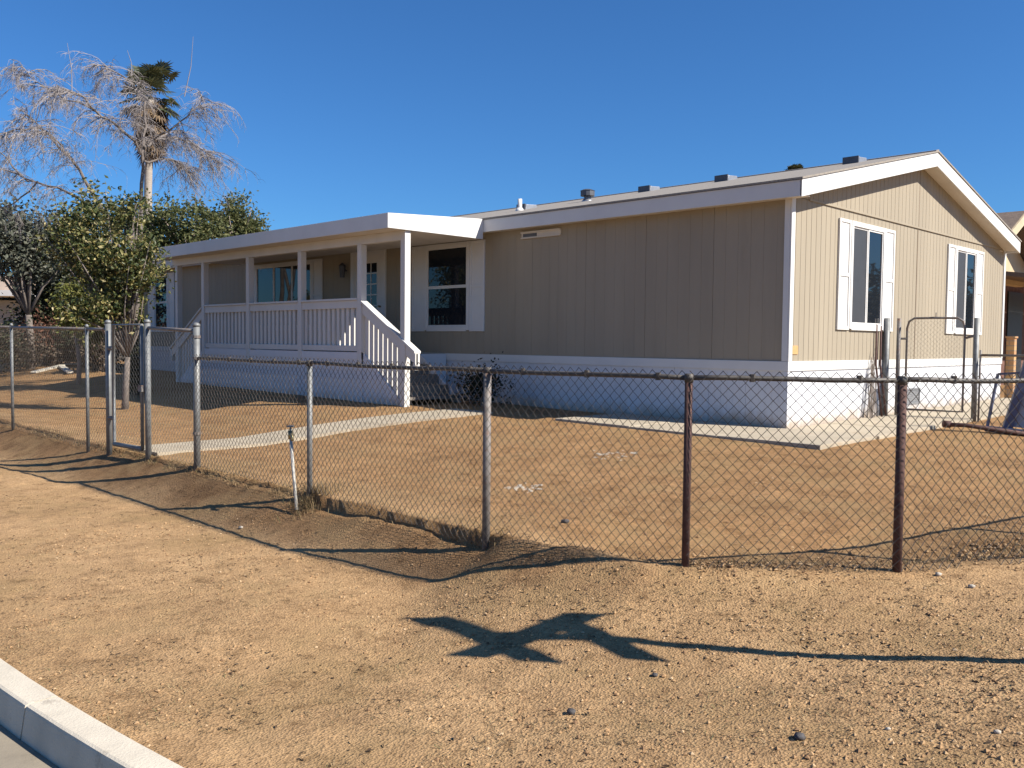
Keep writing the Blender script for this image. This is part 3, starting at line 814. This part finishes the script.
# ---------------------------------------------------------------- street sign outside the frame, seen by its shadow
sx, sy = heading(2.886, 3.957)
zb = gz(sx, sy)
sg = thing('street_sign', (sx, sy, zb), 'street name sign whose crossed blades throw the long cross shaped shadow on the dirt', 'street sign')
MB().tube([(sx, sy, zb - .3), (sx, sy, zb + 2.40)], .034, 10).build('pole', 'galv', sg)
YAW = math.radians(9)
def blade(zc, along, length, h):
    d = Vector((math.sin(YAW), math.cos(YAW), 0)) if along == 'y' else Vector((math.cos(YAW), -math.sin(YAW), 0))
    c = Vector((sx, sy, zc)); MB().bar(c - d * length / 2, c + d * length / 2, .008, h).build('name_blade', 'sign_green', sg, .002)
blade(zb + 2.46, 'y', 1.13, .22)
blade(zb + 2.25, 'x', .66, .20)
blade(zb + 1.93, 'y', .78, .20)
for zz in (2.36, 2.14): MB().tube([(sx, sy, zb + zz - .04), (sx, sy, zb + zz + .04)], .046, 8).build('clamp', 'galv', sg)

# ---------------------------------------------------------------- stones and litter on the dirt
def rock(b, c, r, seed=0, squash=.7):
    R_ = random.Random(seed)
    i = len(b.v)
    ph = [(0, 0, 1), (0, 0, -1)] + [(math.cos(a), math.sin(a), h) for h in (.5, -.35) for a in [j * math.pi / 3 + (.5 if h < 0 else 0) for j in range(6)]]
    for x, y, z in ph:
        k = r * R_.uniform(.75, 1.2); b.v.append((c[0] + x * k, c[1] + y * k, c[2] + z * k * squash))
    T, B = i, i + 1; u = [i + 2 + j for j in range(6)]; d = [i + 8 + j for j in range(6)]
    for j in range(6):
        n = (j + 1) % 6
        b.f += [(T, u[j], u[n]), (u[j], d[j], u[n]), (u[n], d[j], d[n]), (B, d[n], d[j])]

def on_ground(u, v):
    """where the lens row / column meets the terrain, found by marching"""
    z = -.3
    for _ in range(12):
        h = 342.1 + .01 * (u - 512); Y = 897 * (1.43 - z) / (v - h)
        p = at(u, Y); z = gz(p.x, p.y)
    return Vector((p.x, p.y, z))
for u, v, r, m, lab in ((575, 720, .022, 'stone_dark', 'small round dark stone on bare dirt below the cross shaped shadow'),
                        (809, 747, .026, 'stone_dark', 'largest dark stone on the gravelly dirt at the lower right'),
                        (660, 681, .016, 'stone_dark', 'tiny dark stone on the dirt right of the cross shaped shadow'),
                        (1010, 740, .013, 'stone_pale', 'pale stone on the gravelly dirt near the right edge'),
                        (899, 737, .011, 'stone_pale', 'small pale stone on the gravel right of the largest dark stone'),
                        (979, 590, .02, 'stone_pale', 'pale pebble outside the fence right of the last rusty post'),
                        (567, 524, .03, 'stone_dark', 'dark clod lying inside the fence between two posts'),
                        (240, 499, .02, 'stone_pale', 'white pebble on the shaded bank outside the fence'),
                        (945, 578, .022, 'stone_pale', 'whitish pebble at the foot of the fence in the stony strip')):
    p = on_ground(u, v); b = MB(); rock(b, p + Vector((0, 0, r * .35)), r, u)
    tag(b.build('stone', m, loc=p, flat=False), lab, 'stone', 'loose stones on the dirt')
for u, v, w, lab in ((615, 455, .3, 'larger whitish patch of crumbled plaster on the yard dirt'), (527, 489, .18, 'smaller whitish patch of crumbled plaster nearer the fence')):
    p = on_ground(u, v); b = MB()
    for i in range(34):
        q = (p.x + random.gauss(0, w * .5), p.y + random.gauss(0, w * .5)); rock(b, (*q, gz(*q) + .001), U(.008, .026), i + u, .4)
    tag(b.build('plaster_rubble', 'stone_pale', loc=p), lab, 'rubble')

# gravel: loose grains, nobody could count them
b = MB()
def grain(x, y, r):
    i = len(b.v); z = gz(x, y) + r * .25
    a = U(0, 6.28)
    for j in range(4): b.v.append((x + math.cos(a + j * 1.57) * r * U(.7, 1.3), y + math.sin(a + j * 1.57) * r * U(.7, 1.3), z + U(-.2, .2) * r))
    b.v.append((x, y, z + r * U(.5, .9))); b.v.append((x, y, z - r))
    for j in range(4):
        n = (j + 1) % 4; b.f += [(i + j, i + n, i + 4), (i + n, i + j, i + 5)]
cnt = 0
while cnt < 21000:
    Y = 3.0 + 5.5 * random.random() ** 1.4; X = U(-.62, .62) * Y
    x, y = heading(X, Y)
    if kerb_out(x, y) > -.02: continue
    dens = noise.noise(Vector((x * .7, y * .7, 3))) + noise.noise(Vector((x * 2.3, y * 2.3, 9))) * .6 + .35 * smooth(-1.5, 2, X) + .3
    if random.random() > dens: continue
    grain(x, y, .003 + .011 * random.random() ** 6); cnt += 1
for _ in range(9000):
    Y = U(6, 15); X = U(-.6, .65) * Y; x, y = heading(X, Y)
    if lot_out(x, y) > 0 or x > -1.7 and -1.4 < y < 2.9: continue
    grain(x, y, .005 + .012 * random.random() ** 4)
for _ in range(1400):      # stony strip along the fence foot at the right
    t = U(0, 1); x, y = -6.6 + 4 * t + random.gauss(0, .1), -2.8 - 2.4 * t + random.gauss(0, .12)
    grain(x, y, .008 + .02 * random.random() ** 3)
tag(b.build('gravel', 'gravel'), 'fine loose gravel strewn over the bare dirt', 'gravel', kind='stuff')
# dry straw and weeds
b = MB()
def blade_of(x, y, h, lean):
    z = gz(x, y) - .004; a = U(0, 6.28); dx, dy = math.cos(a) * h * lean, math.sin(a) * h * lean; w = U(.0015, .003)
    px_, py_ = -math.sin(a) * w, math.cos(a) * w
    b.quad((x - px_, y - py_, z), (x + px_, y + py_, z), (x + dx * .5 + px_ * .7, y + dy * .5 + py_ * .7, z + h * .6), (x + dx * .5 - px_ * .7, y + dy * .5 - py_ * .7, z + h * .6))
    b.quad((x + dx * .5 - px_ * .7, y + dy * .5 - py_ * .7, z + h * .6), (x + dx * .5 + px_ * .7, y + dy * .5 + py_ * .7, z + h * .6), (x + dx, y + dy, z + h * (1 - lean * .3)))
for _ in range(3400):      # tufts along the fence
    y = U(-1.3, 9); x = -6.83 + random.gauss(0, .045)
    if noise.noise(Vector((y * 1.7, 1, 4))) < -.15 or lip(y) > .08 and random.random() < .75: continue
    blade_of(x, y, U(.02, .07), U(.5, 1.6))
for _ in range(700):
    a = U(0, 6.28); r = abs(random.gauss(0, .13)); blade_of(-6.85 + math.cos(a) * r, 1.25 + math.sin(a) * r, U(.05, .16), U(.2, .9))
for _ in range(2600):
    t = U(0, 1); x, y = -6.6 + 4 * t + random.gauss(0, .1), -2.8 - 2.4 * t + random.gauss(0, .12); blade_of(x, y, U(.02, .06), U(.4, 1.4))
for _ in range(26000):
    Y = 3.0 + 6 * random.random() ** 1.3; X = U(-.62, .62) * Y; x, y = heading(X, Y)
    if kerb_out(x, y) > -.02 or noise.noise(Vector((x * 1.2, y * 1.2, 13))) + noise.noise(Vector((x * 3.2, y * 3.2, 19))) * .5 < -.05: continue
    blade_of(x, y, U(.008, .028), U(1.0, 3.0))
for _ in range(6000):
    Y = U(6, 14); X = U(-.6, .65) * Y; x, y = heading(X, Y)
    if lot_out(x, y) > 0 or x > -1.7 and y > -1.4 or noise.noise(Vector((x * 1.2, y * 1.2, 13))) < .05: continue
    blade_of(x, y, U(.015, .05), U(.8, 2))
tag(b.build('dry_grass', 'straw'), 'short dry straw and weeds on the dirt and along the fence foot', 'dry grass', kind='stuff')

# leaf litter: small curled dead leaves and bits of twig
b = MB(); cnt = 0
while cnt < 3600:
    Y = 3.0 + 7 * random.random() ** 1.5; X = U(-.62, .62) * Y; x, y = heading(X, Y)
    if kerb_out(x, y) > -.02: continue
    k_ = noise.noise(Vector((x * .8, y * .8, 41))) + .7 * noise.noise(Vector((x * 2.6, y * 2.6, 43))) + .5 * math.exp(-abs(lot_out(x, y)) * 3)
    if k_ < U(-.1, .6): continue
    z = gz(x, y) + .003; a = U(0, 6.28); L_ = U(.006, .020); W = L_ * U(.12, .4); u = Vector((math.cos(a), math.sin(a), 0)); w_ = Vector((-u.y, u.x, 0)); c = Vector((x, y, z)); h = U(.002, .009)
    b.quad(c - u * L_, c + w_ * W + Vector((0, 0, h)), c + u * L_ + Vector((0, 0, h * .5)), c - w_ * W + Vector((0, 0, h * .3))); cnt += 1
tag(b.build('leaf_litter', 'litter'), 'dark scraps of dead leaf and twig scattered on the dirt', 'leaf litter', kind='stuff')

# ---------------------------------------------------------------- trees
def leaf(b, c, s, d=None):
    """one folded leaf: two triangles-ish quads sharing a rib"""
    a = Vector((random.gauss(0, 1), random.gauss(0, 1), random.gauss(0, .8)))
    if d is not None: a += d
    if a.length < 1e-4: a = Vector((1, 0, 0))
    a.normalize(); w = a.cross(Vector((random.gauss(0, 1), random.gauss(0, 1), random.gauss(0, 1))))
    if w.length < 1e-4: return
    w.normalize(); n = a.cross(w)
    L_ = s * U(.7, 1.25); W = L_ * .27; h = W * .35
    i = len(b.v)
    for p in (c, c + a * L_ * .45 + w * W + n * h, c + a * L_, c + a * L_ * .45 - w * W + n * h): b.v.append(tuple(p))
    b.f += [(i, i + 1, i + 2), (i, i + 2, i + 3)]

def crown(b, centre, size, clumps, per, s, spread=.16, seed=1, hollow=.55, droop=0, flat_bottom=-1):
    R_ = random.Random(seed); n = 0
    cs = []
    while n < clumps:
        v = Vector((R_.gauss(0, 1), R_.gauss(0, 1), R_.gauss(0, 1))).normalized() * (hollow + (1 - hollow) * R_.random()) * (1 + .28 * noise.noise(Vector((n * .37, seed, 0))))
        if v.z < flat_bottom: continue
        k = noise.noise(v * 1.6 + Vector((seed * 7.1, 0, 0)))
        if k < -.28: continue
        v *= 1 + .3 * k
        c = Vector(centre) + Vector((v.x * size[0], v.y * size[1], v.z * size[2])); n += 1; cs.append(c)
        m = size[0] * spread * R_.uniform(.6, 1.5)
        for _ in range(int(per * R_.uniform(.6, 1.4))):
            q = c + Vector((random.gauss(0, m), random.gauss(0, m), random.gauss(0, m * .75) - droop * abs(random.gauss(0, 1))))
            leaf(b, q, s, Vector((0, 0, -droop * 3)))
    return cs

def leafy(name, base, label, cat, crowns, m, trunk_h, trunk_r, group=None, bark='bark', limbs=5):
    t = thing(name, base, label, cat, group)
    tb = MB(); top = Vector(base) + Vector((U(-.1, .1), U(-.1, .1), trunk_h))
    tb.tube([Vector(base) - Vector((0, 0, .2)), Vector(base) + Vector((.03, 0, trunk_h * .5)), top], [trunk_r * 1.25, trunk_r, trunk_r * .8], 9)
    cb = MB()
    for i, (c, size, cl_, per, s, kw) in enumerate(crowns):
        c = Vector(base) + Vector(c)
        cs = crown(cb, c, size, cl_, per, s, **kw)
        for q in cs[::max(1, len(cs) // (limbs + 4))]:
            mid = (top + q) / 2 + Vector((U(-.1, .1), U(-.1, .1), U(0, .2)))
            tb.tube([top, mid, q], [trunk_r * .5, trunk_r * .28, trunk_r * .08], 5)
    tb.build('trunk', bark, t, flat=False); cb.build('crown', m, t)
    return t

# citrus tree in the front yard
p = at(124, 17.2, 0); p.z = gz(p.x, p.y)
def off(u, v, Y, base): return pt(u, v, Y) - Vector(base)
leafy('citrus_tree', p, 'dense citrus tree with dark and yellowing leaves in front of the porch end', 'tree',
      [(off(108, 258, 17.2, p), (.92, 1.0, 1.1), 210, 24, .088, dict(seed=3, spread=.13, hollow=.3)), (off(90, 218, 17.3, p), (.6, .62, .55), 75, 20, .088, dict(seed=5, spread=.17, hollow=.35)),
       (off(140, 265, 17.0, p), (.5, .55, .6), 80, 22, .088, dict(seed=8, spread=.17, hollow=.35)), (off(74, 248, 17.3, p), (.42, .5, .7), 50, 22, .088, dict(seed=9, spread=.2, hollow=.35)),
       (off(104, 308, 17.1, p), (.72, .8, .40), 90, 24, .088, dict(seed=10, spread=.16, hollow=.2)), (off(134, 212, 17.3, p), (.35, .4, .3), 24, 20, .088, dict(seed=14, spread=.25))],
      'citrus', 1.0, .06, bark='dark_bark', limbs=3)
# drooping yellow green tree
p = at(78, 22, 0); p.z = gz(p.x, p.y)
leafy('weeping_tree', p, 'small yellow green weeping tree left of the citrus tree', 'tree',
      [(off(76, 300, 22, p), (.42, .42, .65), 60, 40, .11, dict(seed=12, spread=.28, droop=.14, hollow=.2)), (off(92, 322, 21.6, p), (.4, .4, .4), 34, 34, .11, dict(seed=13, spread=.28, droop=.14))], 'yellowgreen', 1.2, .05)
# trees behind the porch roof
p = at(190, 33, .35)
leafy('evergreen_tree', p, 'dull green tree with a ragged crown rising behind the palm trunk and porch roof', 'tree',
      [(off(186, 225, 33, p), (1.25, 1.25, 1.1), 90, 22, .15, dict(seed=21, spread=.16)), (off(205, 240, 33, p), (1.0, 1.0, .7), 60, 22, .15, dict(seed=22)), (off(165, 235, 33, p), (1.0, .9, .9), 90, 30, .16, dict(seed=23)), (off(152, 272, 32, p), (.8, .8, .9), 90, 32, .16, dict(seed=24, hollow=.2)), (off(128, 225, 33, p), (.8, .8, .7), 60, 28, .16, dict(seed=27, hollow=.2)), (off(205, 225, 33, p), (.6, .6, .5), 34, 26, .15, dict(seed=28)), (off(120, 290, 31, p), (1.0, .8, 1.1), 110, 32, .16, dict(seed=29, hollow=.2)), (off(138, 312, 30.5, p), (.62, .6, .8), 90, 36, .15, dict(seed=30, hollow=.1))], 'green', 3.4, .16)
p = at(238, 36, .35)
leafy('evergreen_tree', p, 'round green tree top rising above the porch roof, rightmost of the trees', 'tree',
      [(off(238, 222, 36, p), (1.0, 1.0, 1.05), 130, 28, .15, dict(seed=25, spread=.15, hollow=.4)), (off(248, 238, 36, p), (.7, .7, .6), 40, 30, .17, dict(seed=26))], 'green', 3.6, .16)
p = at(30, 27, .3)
leafy('olive_tree', p, 'greyish olive tree at the left edge behind the front fence', 'tree',
      [(off(24, 246, 27, p), (1.4, 1.3, 1.1), 190, 36, .15, dict(seed=31, spread=.2, hollow=.3)), (off(-6, 232, 27.5, p), (1.0, 1, .8), 70, 28, .15, dict(seed=34))], 'olive', 1.8, .11, bark='dark_bark')
p = at(46, 29, .3)
leafy('evergreen_tree', p, 'dark leafy tree low between the olive and citrus trees', 'tree',
      [(off(56, 306, 29, p), (.95, 1.0, .75), 90, 34, .15, dict(seed=36, spread=.2)), (off(80, 265, 30, p), (1.5, 1.3, 1.4), 170, 36, .16, dict(seed=37, spread=.2, hollow=.2)), (off(38, 262, 30, p), (.9, .9, 1.0), 80, 32, .16, dict(seed=38, hollow=.2))], 'darkgreen', 1.4, .1)
# row of brush at the back of the left yard
for i, (u, v, Y, sx_, sz_, m, lab) in enumerate((
        (-14, 343, 26, 1.1, .75, 'darkgreen', 'dark bush at the left edge behind the far fence'),
        (18, 346, 27, 1.0, .6, 'brush', 'brown dry bush beside the leftmost fence post'),
        (38, 340, 28, .8, .8, 'redbrush', 'reddish dry bush, third from the left along the back'),
        (60, 348, 29, .8, .55, 'brush', 'low brown bush behind the pale boards'),
        (84, 343, 28, .75, .7, 'darkgreen', 'dark rounded bush just left of the second fence post'),
        (103, 346, 25, .6, .75, 'brush', 'leafy brown bush just left of the walk gate'))):
    p = at(u, Y, 0); p.z = gz(p.x, p.y)
    leafy('bush', p, lab, 'bush', [(off(u, v, Y, p), (sx_, sx_, sz_), 60, 38, .12, dict(seed=50 + i, spread=.24, hollow=.2))], m, .3, .04, 'bushes along the back of the left yard')
p = at(135, 19.3, 0); p.z = gz(p.x, p.y)
hb = MB()
for _ in range(4200):
    u_, v_ = U(128, 147), U(327, 392); leaf(hb, pt(u_, v_, 19.3 + U(-.28, .28)), .07)
t = thing('hedge', p, 'dense dark boxy shrub seen through the walk gate', 'hedge')
MB().tube([p - Vector((0, 0, .1)), p + Vector((0, 0, .7))], .04, 6).build('trunk', 'bark', t); hb.build('crown', 'darkgreen', t)
p = Vector((-.75, 5.35, .3))
leafy('shrub', p, 'dark ragged shrub in the shade beside the porch steps', 'shrub',
      [((0, 0, .42), (.4, .62, .42), 60, 34, .06, dict(seed=46, spread=.28, hollow=.1))], 'shade_leaf', .3, .03)
# a tree across the side street, seen in the window panes
p = Vector((33, -10, 0))
leafy('evergreen_tree', p, 'dark tree beyond the gable, seen only as a reflection in the gable windows', 'tree',
      [((0, 0, 3.2), (2.3, 2.3, 2.4), 120, 34, .3, dict(seed=41, spread=.2, hollow=.2)), ((2.6, -3.2, 3.6), (2.0, 2.0, 2.2), 90, 34, .3, dict(seed=42, hollow=.2)), ((-2.2, 3, 2.6), (1.8, 1.8, 2), 80, 34, .3, dict(seed=43, hollow=.2))], 'darkgreen', 2, .2)

# bare tree with drooping pale twigs
def bare_tree():
    base = at(131, 22.5, 0); base.z = gz(base.x, base.y)
    t = thing('bare_tree', base, 'wide leafless tree with pale drooping twigs, behind the citrus tree', 'tree')
    tb, cb = MB(), MB()
    def twig(p, d, L_, r, lvl):
        n = 6 if lvl < 2 else 4
        pts = [Vector(p)]; d = Vector(d).normalized(); d.z = min(d.z, .35)
        sag = (.10, .17, .30, .30)[lvl]
        for i in range(n):
            d = (d + Vector((random.gauss(0, .16), random.gauss(0, .16), random.gauss(0, .14) - sag * (.5 + i / n))) ).normalized()
            pts.append(pts[-1] + d * L_ / n)
        (tb if lvl == 0 else cb).tube(pts, [r * (1 - .72 * i / n) for i in range(n + 1)], 5 if lvl == 0 else 3, False)
        if lvl >= 3: return
        for _ in range((6, 8, 5)[lvl]):
            i = random.randint(1, n); f_ = random.random()
            q = pts[i - 1].lerp(pts[i], f_)
            dd = (pts[i] - pts[i - 1]).normalized() + Vector((random.gauss(0, .8), random.gauss(0, .8), random.gauss(-.05, .6)))
            twig(q, dd, L_ * U(.3, .6), max(.004, r * .5), lvl + 1)
    # main limbs, each as columns / rows of spots at true distances
    limbs = [([(131, 385, 22.5), (133, 330, 22.5), (139, 260, 22.5), (143, 200, 22.6), (144, 156, 22.7)], .10, .05),
             ([(144, 156, 22.7), (135, 143, 22.4), (118, 127, 22), (98, 113, 21.7), (82, 98, 21.4), (62, 92, 21.2)], .05, .02),
             ([(144, 156, 22.7), (147, 130, 22.9), (146, 105, 23), (136, 88, 23.2), (118, 76, 23.3), (104, 70, 23.4)], .045, .015),
             ([(144, 165, 22.7), (160, 161, 23), (175, 162, 23.3), (188, 170, 23.5)], .04, .018),
             ([(146, 150, 22.7), (158, 141, 23), (176, 139, 23.4), (196, 147, 23.8), (212, 160, 24)], .042, .016),
             ([(147, 145, 22.8), (170, 133, 22.4), (190, 120, 22), (203, 104, 21.8)], .036, .012),
             ([(133, 330, 22.5), (118, 245, 22.2), (104, 212, 22), (88, 180, 21.8), (70, 158, 21.5), (52, 138, 21.2), (30, 118, 21)], .075, .02),
             ([(125, 290, 22.3), (98, 212, 23), (70, 194, 23.4), (40, 184, 23.8), (8, 172, 24.2)], .065, .02),
             ([(30, 183, 23.9), (8, 160, 24.2), (-15, 140, 24.4)], .035, .012),
             ([(70, 158, 21.5), (62, 145, 21), (40, 130, 20.6), (10, 135, 20.4)], .035, .012),
             ([(98, 113, 21.7), (70, 103, 22), (40, 85, 22.2), (28, 72, 22.4)], .03, .01),
             ([(40, 184, 23.8), (15, 205, 24), (-20, 215, 24)], .03, .012)]
    for pts, r0, r1 in limbs:
        P_ = [pt(*q) for q in pts]
        n = len(P_)
        fine = []
        for i in range(n - 1):
            for s_ in range(3):
                q = P_[i].lerp(P_[i + 1], s_ / 3) + Vector((random.gauss(0, .02), random.gauss(0, .02), random.gauss(0, .02))); fine.append(q)
        fine.append(P_[-1])
        m = len(fine)
        tb.tube(fine, [(r0 + (r1 - r0) * i / (m - 1)) * .78 for i in range(m)], 7, False)
        if pts[0][1] > 350: continue
        for i in range(3 if pts[0][1] < 250 else m // 2, m):
            for _ in range(3 if i < m - 2 else 5):
                d = (fine[i] - fine[i - 1]).normalized() + Vector((random.gauss(0, .7), random.gauss(0, .7), random.gauss(-.1, .5)))
                twig(fine[i], d, U(.35, 1.15), U(.008, .013), 1)
    # a few upright whips
    for u, v, v2 in ((75, 100, 48), (186, 100, 42), (134, 80, 55)):
        a, c = pt(u, v, 22), pt(u + (9 if u > 150 else -4), v2, 22); cb.tube([a, a.lerp(c, .5) + Vector((.04, -.03, 0)), c], [.014, .009, .004], 3, False)
    tb.build('trunk', 'dark_bark', t, flat=False); cb.build('crown', 'twig', t)
bare_tree()

# palms
def palm(base, h, cs, label, green=46, dead=70, cut=False):
    t = thing('fan_palm', base, label, 'palm tree')
    base = Vector(base)
    b = MB(); n = 16
    b.tube([base + Vector((.12 * math.sin(i * .5), .05 * math.cos(i * .4), h * i / n - (.3 if i == 0 else 0))) for i in range(n + 1)], [.24 - .06 * i / n + .012 * (i % 2) for i in range(n + 1)], 12)
    b.build('trunk', 'palm_bark', t, flat=False)
    top = base + Vector((.12 * math.sin(n * .5), .05 * math.cos(n * .4), h))
    def fan(b, org, el, az, L_, R_, droop):
        d = Vector((math.cos(el) * math.cos(az), math.cos(el) * math.sin(az), math.sin(el)))
        side = Vector((-math.sin(az), math.cos(az), 0)); nrm = side.cross(d)
        e = org + d * L_
        b.tube([org, org.lerp(e, .5) + Vector((0, 0, .03)), e], [.025, .018, .012], 3, False)
        k = 17
        for i in range(k):
            a = (i / (k - 1) - .5) * math.radians(230)
            v = d * math.cos(a) + side * math.sin(a)
            w = v.cross(nrm).normalized() * .06
            m_ = e + v * R_ * .55 + nrm * .03; f_ = e + v * R_ * U(.85, 1.05) + Vector((0, 0, -droop * R_ * U(.2, .6)))
            b.quad(e, m_ + w, f_, m_ - w)
    g = MB()
    for i in range(green):
        el = math.radians(U(-30, 75)); fan(g, top + Vector((0, 0, U(-.1, .5) * cs)), el, U(0, 6.28), cs * U(.45, .75), cs * U(.38, .55), .5)
    g.build('crown', 'frond', t)
    if dead:
        g = MB()
        for i in range(dead):
            zz = U(-1.35, .1) * cs; fan(g, top + Vector((0, 0, zz)), math.radians(U(-75, -25)), U(0, 6.28), cs * U(.2, .42) * (1.25 + zz / cs * .4), cs * U(.3, .45), .8)
        g.build('dead_skirt', 'dead', t)
p = at(151, 50, .4)
hp = pt(155, 103, 50).z - .4
palm(p, hp, 1.9, 'tall fan palm with a shaggy brown skirt of dead fronds', 34, 100)
p = at(789, 75, .4)
palm(p, pt(788, 181, 75).z - .4, 1.05, 'distant palm top peeking over the roof ridge of the house', 60, 0)

# ---------------------------------------------------------------- neighbours
nb = thing('neighbour_house', (13, 1, .4), 'tan stucco neighbour house with a gable and a dark open patio, at the right edge', 'house')
x0, x1, ya, yb_ = 10.75, 14.6, 1.0, 12.0
xr = 12.67
b = MB(); b.prism([(x0, ya, 3.0), (x1, ya, 3.0), (x1, ya, 3.6), (xr, ya, 4.5), (x0, ya, 3.6)], [(x0, ya + .2, 3.0), (x1, ya + .2, 3.0), (x1, ya + .2, 3.6), (xr, ya + .2, 4.5), (x0, ya + .2, 3.6)]); b.build('gable_wall', 'stucco', nb)
MB().box(x0, x0 + .2, ya + .2, yb_, .2, 3.5).build('side_wall', 'stucco', nb)
MB().box(x0 + .2, 34, 1.9, 2.1, .2, 3.5).build('patio_wall', 'brick_dark', nb)
MB().box(16.4, 17.8, 1.86, 1.898, .3, 3.0).build('patio_door', 'dark_door', nb)
MB().box(x1, 34, ya - .3, 9, 3.5, 3.7).build('rear_roof', 'roof_tan', nb)
for s_ in (0, 1):
    xa, xb, za, zb = (x0 - .5, xr, 3.52, 4.72) if s_ == 0 else (xr, x1 + .5, 4.72, 3.52)
    b = MB(); b.prism([(xa, ya - .5, za - .1), (xb, ya - .5, zb - .1), (xb, yb_, zb - .1), (xa, yb_, za - .1)], [(xa, ya - .5, za), (xb, ya - .5, zb), (xb, yb_, zb), (xa, yb_, za)]); b.build('roof', 'roof_tan', nb)
    b = MB(); b.prism([(xa, ya - .54, za - .25), (xb, ya - .54, zb - .25), (xb, ya - .54, zb - .02), (xa, ya - .54, za - .02)], [(xa, ya - .502, za - .25), (xb, ya - .502, zb - .25), (xb, ya - .502, zb - .02), (xa, ya - .502, za - .02)]); b.build('barge_board', mat('cream_paint', (.50, .41, .27), .6), nb)
b = MB(); b.prism([(x0 - .2, ya - 1.2, 2.95), (30, ya - 1.2, 2.95), (30, ya - .001, 3.12), (x0 - .2, ya - .001, 3.12)], [(x0 - .2, ya - 1.2, 3.05), (30, ya - 1.2, 3.05), (30, ya - .001, 3.22), (x0 - .2, ya - .001, 3.22)]); b.build('patio_cover', 'roof_tan', nb)
o = MB().box(9.58, 9.74, -.2, -.04, .2, 1.62).box(9.56, 9.76, -.22, -.02, 1.62, 1.66).build('brick_pier', 'brick', loc=(9.65, -.15, .3))
tag(o, 'orange brick pier standing past the far corner of the tan home', 'brick pier')

lb = thing('neighbour_house', at(-5, 44, .3), 'low house with a white eave and shaded front behind the left trees', 'house')
q0, q1 = at(-70, 42, 0), at(24, 42, 0)
d = (q1 - q0).normalized(); n = Vector((-d.y, d.x, 0))
def rot(b, a, c, o0, o1, z0, z1):
    q = [q0 + d * a + n * o0, q0 + d * c + n * o0, q0 + d * c + n * o1, q0 + d * a + n * o1]
    b.prism([p + Vector((0, 0, z0)) for p in q], [p + Vector((0, 0, z1)) for p in q]); return b
LL = (q1 - q0).length
rot(MB(), 0, LL - .4, 1.5, 8, 0, 3.2).build('wall', 'grey_panel', lb)
rot(MB(), -.4, LL, 0, 8.4, 3.35, 3.62).build('roof', 'trim', lb)
rot(MB(), LL * .55, LL * .95, 1.3, 3.5, 3.62, 4.35).build('roof_cooler', mat('pink_beige', (.5, .38, .3), .8), lb)
for a in (.15, .6): rot(MB(), LL * a, LL * a + 1.2, 1.44, 1.5, .9, 2.2).build('window', 'glass', lb)
wf = thing('block_wall', at(40, 34, .3), 'low grey wall behind the bushes at the back of the left yard', 'wall')
q0, q1 = at(-60, 33.5, 0), at(128, 33.5, 0); d = (q1 - q0).normalized(); n = Vector((-d.y, d.x, 0)); LL = (q1 - q0).length
rot(MB(), 0, LL, 0, .2, 0, 1.75).build('wall_face', mat('dim_block', (.17, .15, .13), .9, .2, 2), wf)
rot(MB(), 0, LL, -.03, .23, 1.752, 1.82).build('coping', mat('dim_coping', (.2, .18, .15), .9), wf)

# odds and ends in the left yard
for a_, c_, lab in (((33, 366.5, 25.5), (62, 363.5, 27), 'long pale board lying on the dirt of the left yard'), ((60, 362.5, 27), (70, 367, 24.5), 'short pale board lying across the end of the long one'), ((62, 362.5, 28), (84, 362, 28.5), 'thin pale board lying behind the other two')):
    A, B = on_ground(a_[0], a_[1]), on_ground(c_[0], c_[1])
    A, B = pt(*a_), pt(*c_); A.z = gz(A.x, A.y) + .05; B.z = gz(B.x, B.y) + .06
    tag(MB().bar(A, B, .18, .05).build('board', 'wood_pale', loc=A, bevel=.006), lab, 'board', 'boards lying in the left yard')

# ---------------------------------------------------------------- light, sky, camera
EL = math.radians(40)
sh = Vector((-.382, .924))                         # where shadows run on the ground
dirv = Vector((sh.x * math.cos(EL), sh.y * math.cos(EL), -math.sin(EL)))
sun = bpy.data.lights.new('Sun', 'SUN'); sun.energy = 5.0; sun.angle = math.radians(.53); sun.color = (1, .93, .82)
so = bpy.data.objects.new('Sun', sun); COL.objects.link(so); so.rotation_euler = dirv.to_track_quat('-Z', 'Y').to_euler(); so.location = (20, -20, 30)
w = bpy.data.worlds.new('World'); scene.world = w; w.use_nodes = True
nt = w.node_tree; bg = nt.nodes['Background']
sky = nt.nodes.new('ShaderNodeTexSky'); sky.sky_type = 'NISHITA'; sky.sun_disc = False
sky.sun_elevation = EL; sky.sun_rotation = math.atan2(-sh.x, -sh.y)
sky.altitude = 400; sky.air_density = 1.0; sky.dust_density = .6; sky.ozone_density = 4.0
tint = mixc(nt, 1.0, sky.outputs[0], (.50, .99, 1.47), 'MULTIPLY')      # the deep polarised blue of this sky
nt.links.new(tint, bg.inputs['Color']); bg.inputs['Strength'].default_value = .05

f = 897.0
cam = bpy.data.cameras.new('Camera'); cam.sensor_width = 36; cam.lens = f / 1024 * 36; cam.clip_start = .05; cam.clip_end = 3000
co = bpy.data.objects.new('Camera', cam); COL.objects.link(co)
up = Vector((.01, 1, 41.9 / f)).normalized()
fw = Vector((0, 0, -1)); fw = (fw - up * fw.dot(up)).normalized(); rt = fw.cross(up)
R3 = Matrix((rt, fw, up))                            # lens axes -> heading frame
M3 = Matrix(((GX, GY, 0), (LX, LY, 0), (0, 0, 1)))   # heading frame -> place
cx_, cy_ = heading(0, 0)
co.matrix_world = Matrix.Translation((cx_, cy_, 1.43)) @ (M3 @ R3).to_4x4()
scene.camera = co
scene.view_settings.view_transform = 'Standard'; scene.view_settings.look = 'None'
scene.view_settings.exposure = .86; scene.view_settings.gamma = 1
scene.render.resolution_x, scene.render.resolution_y = 1024, 768
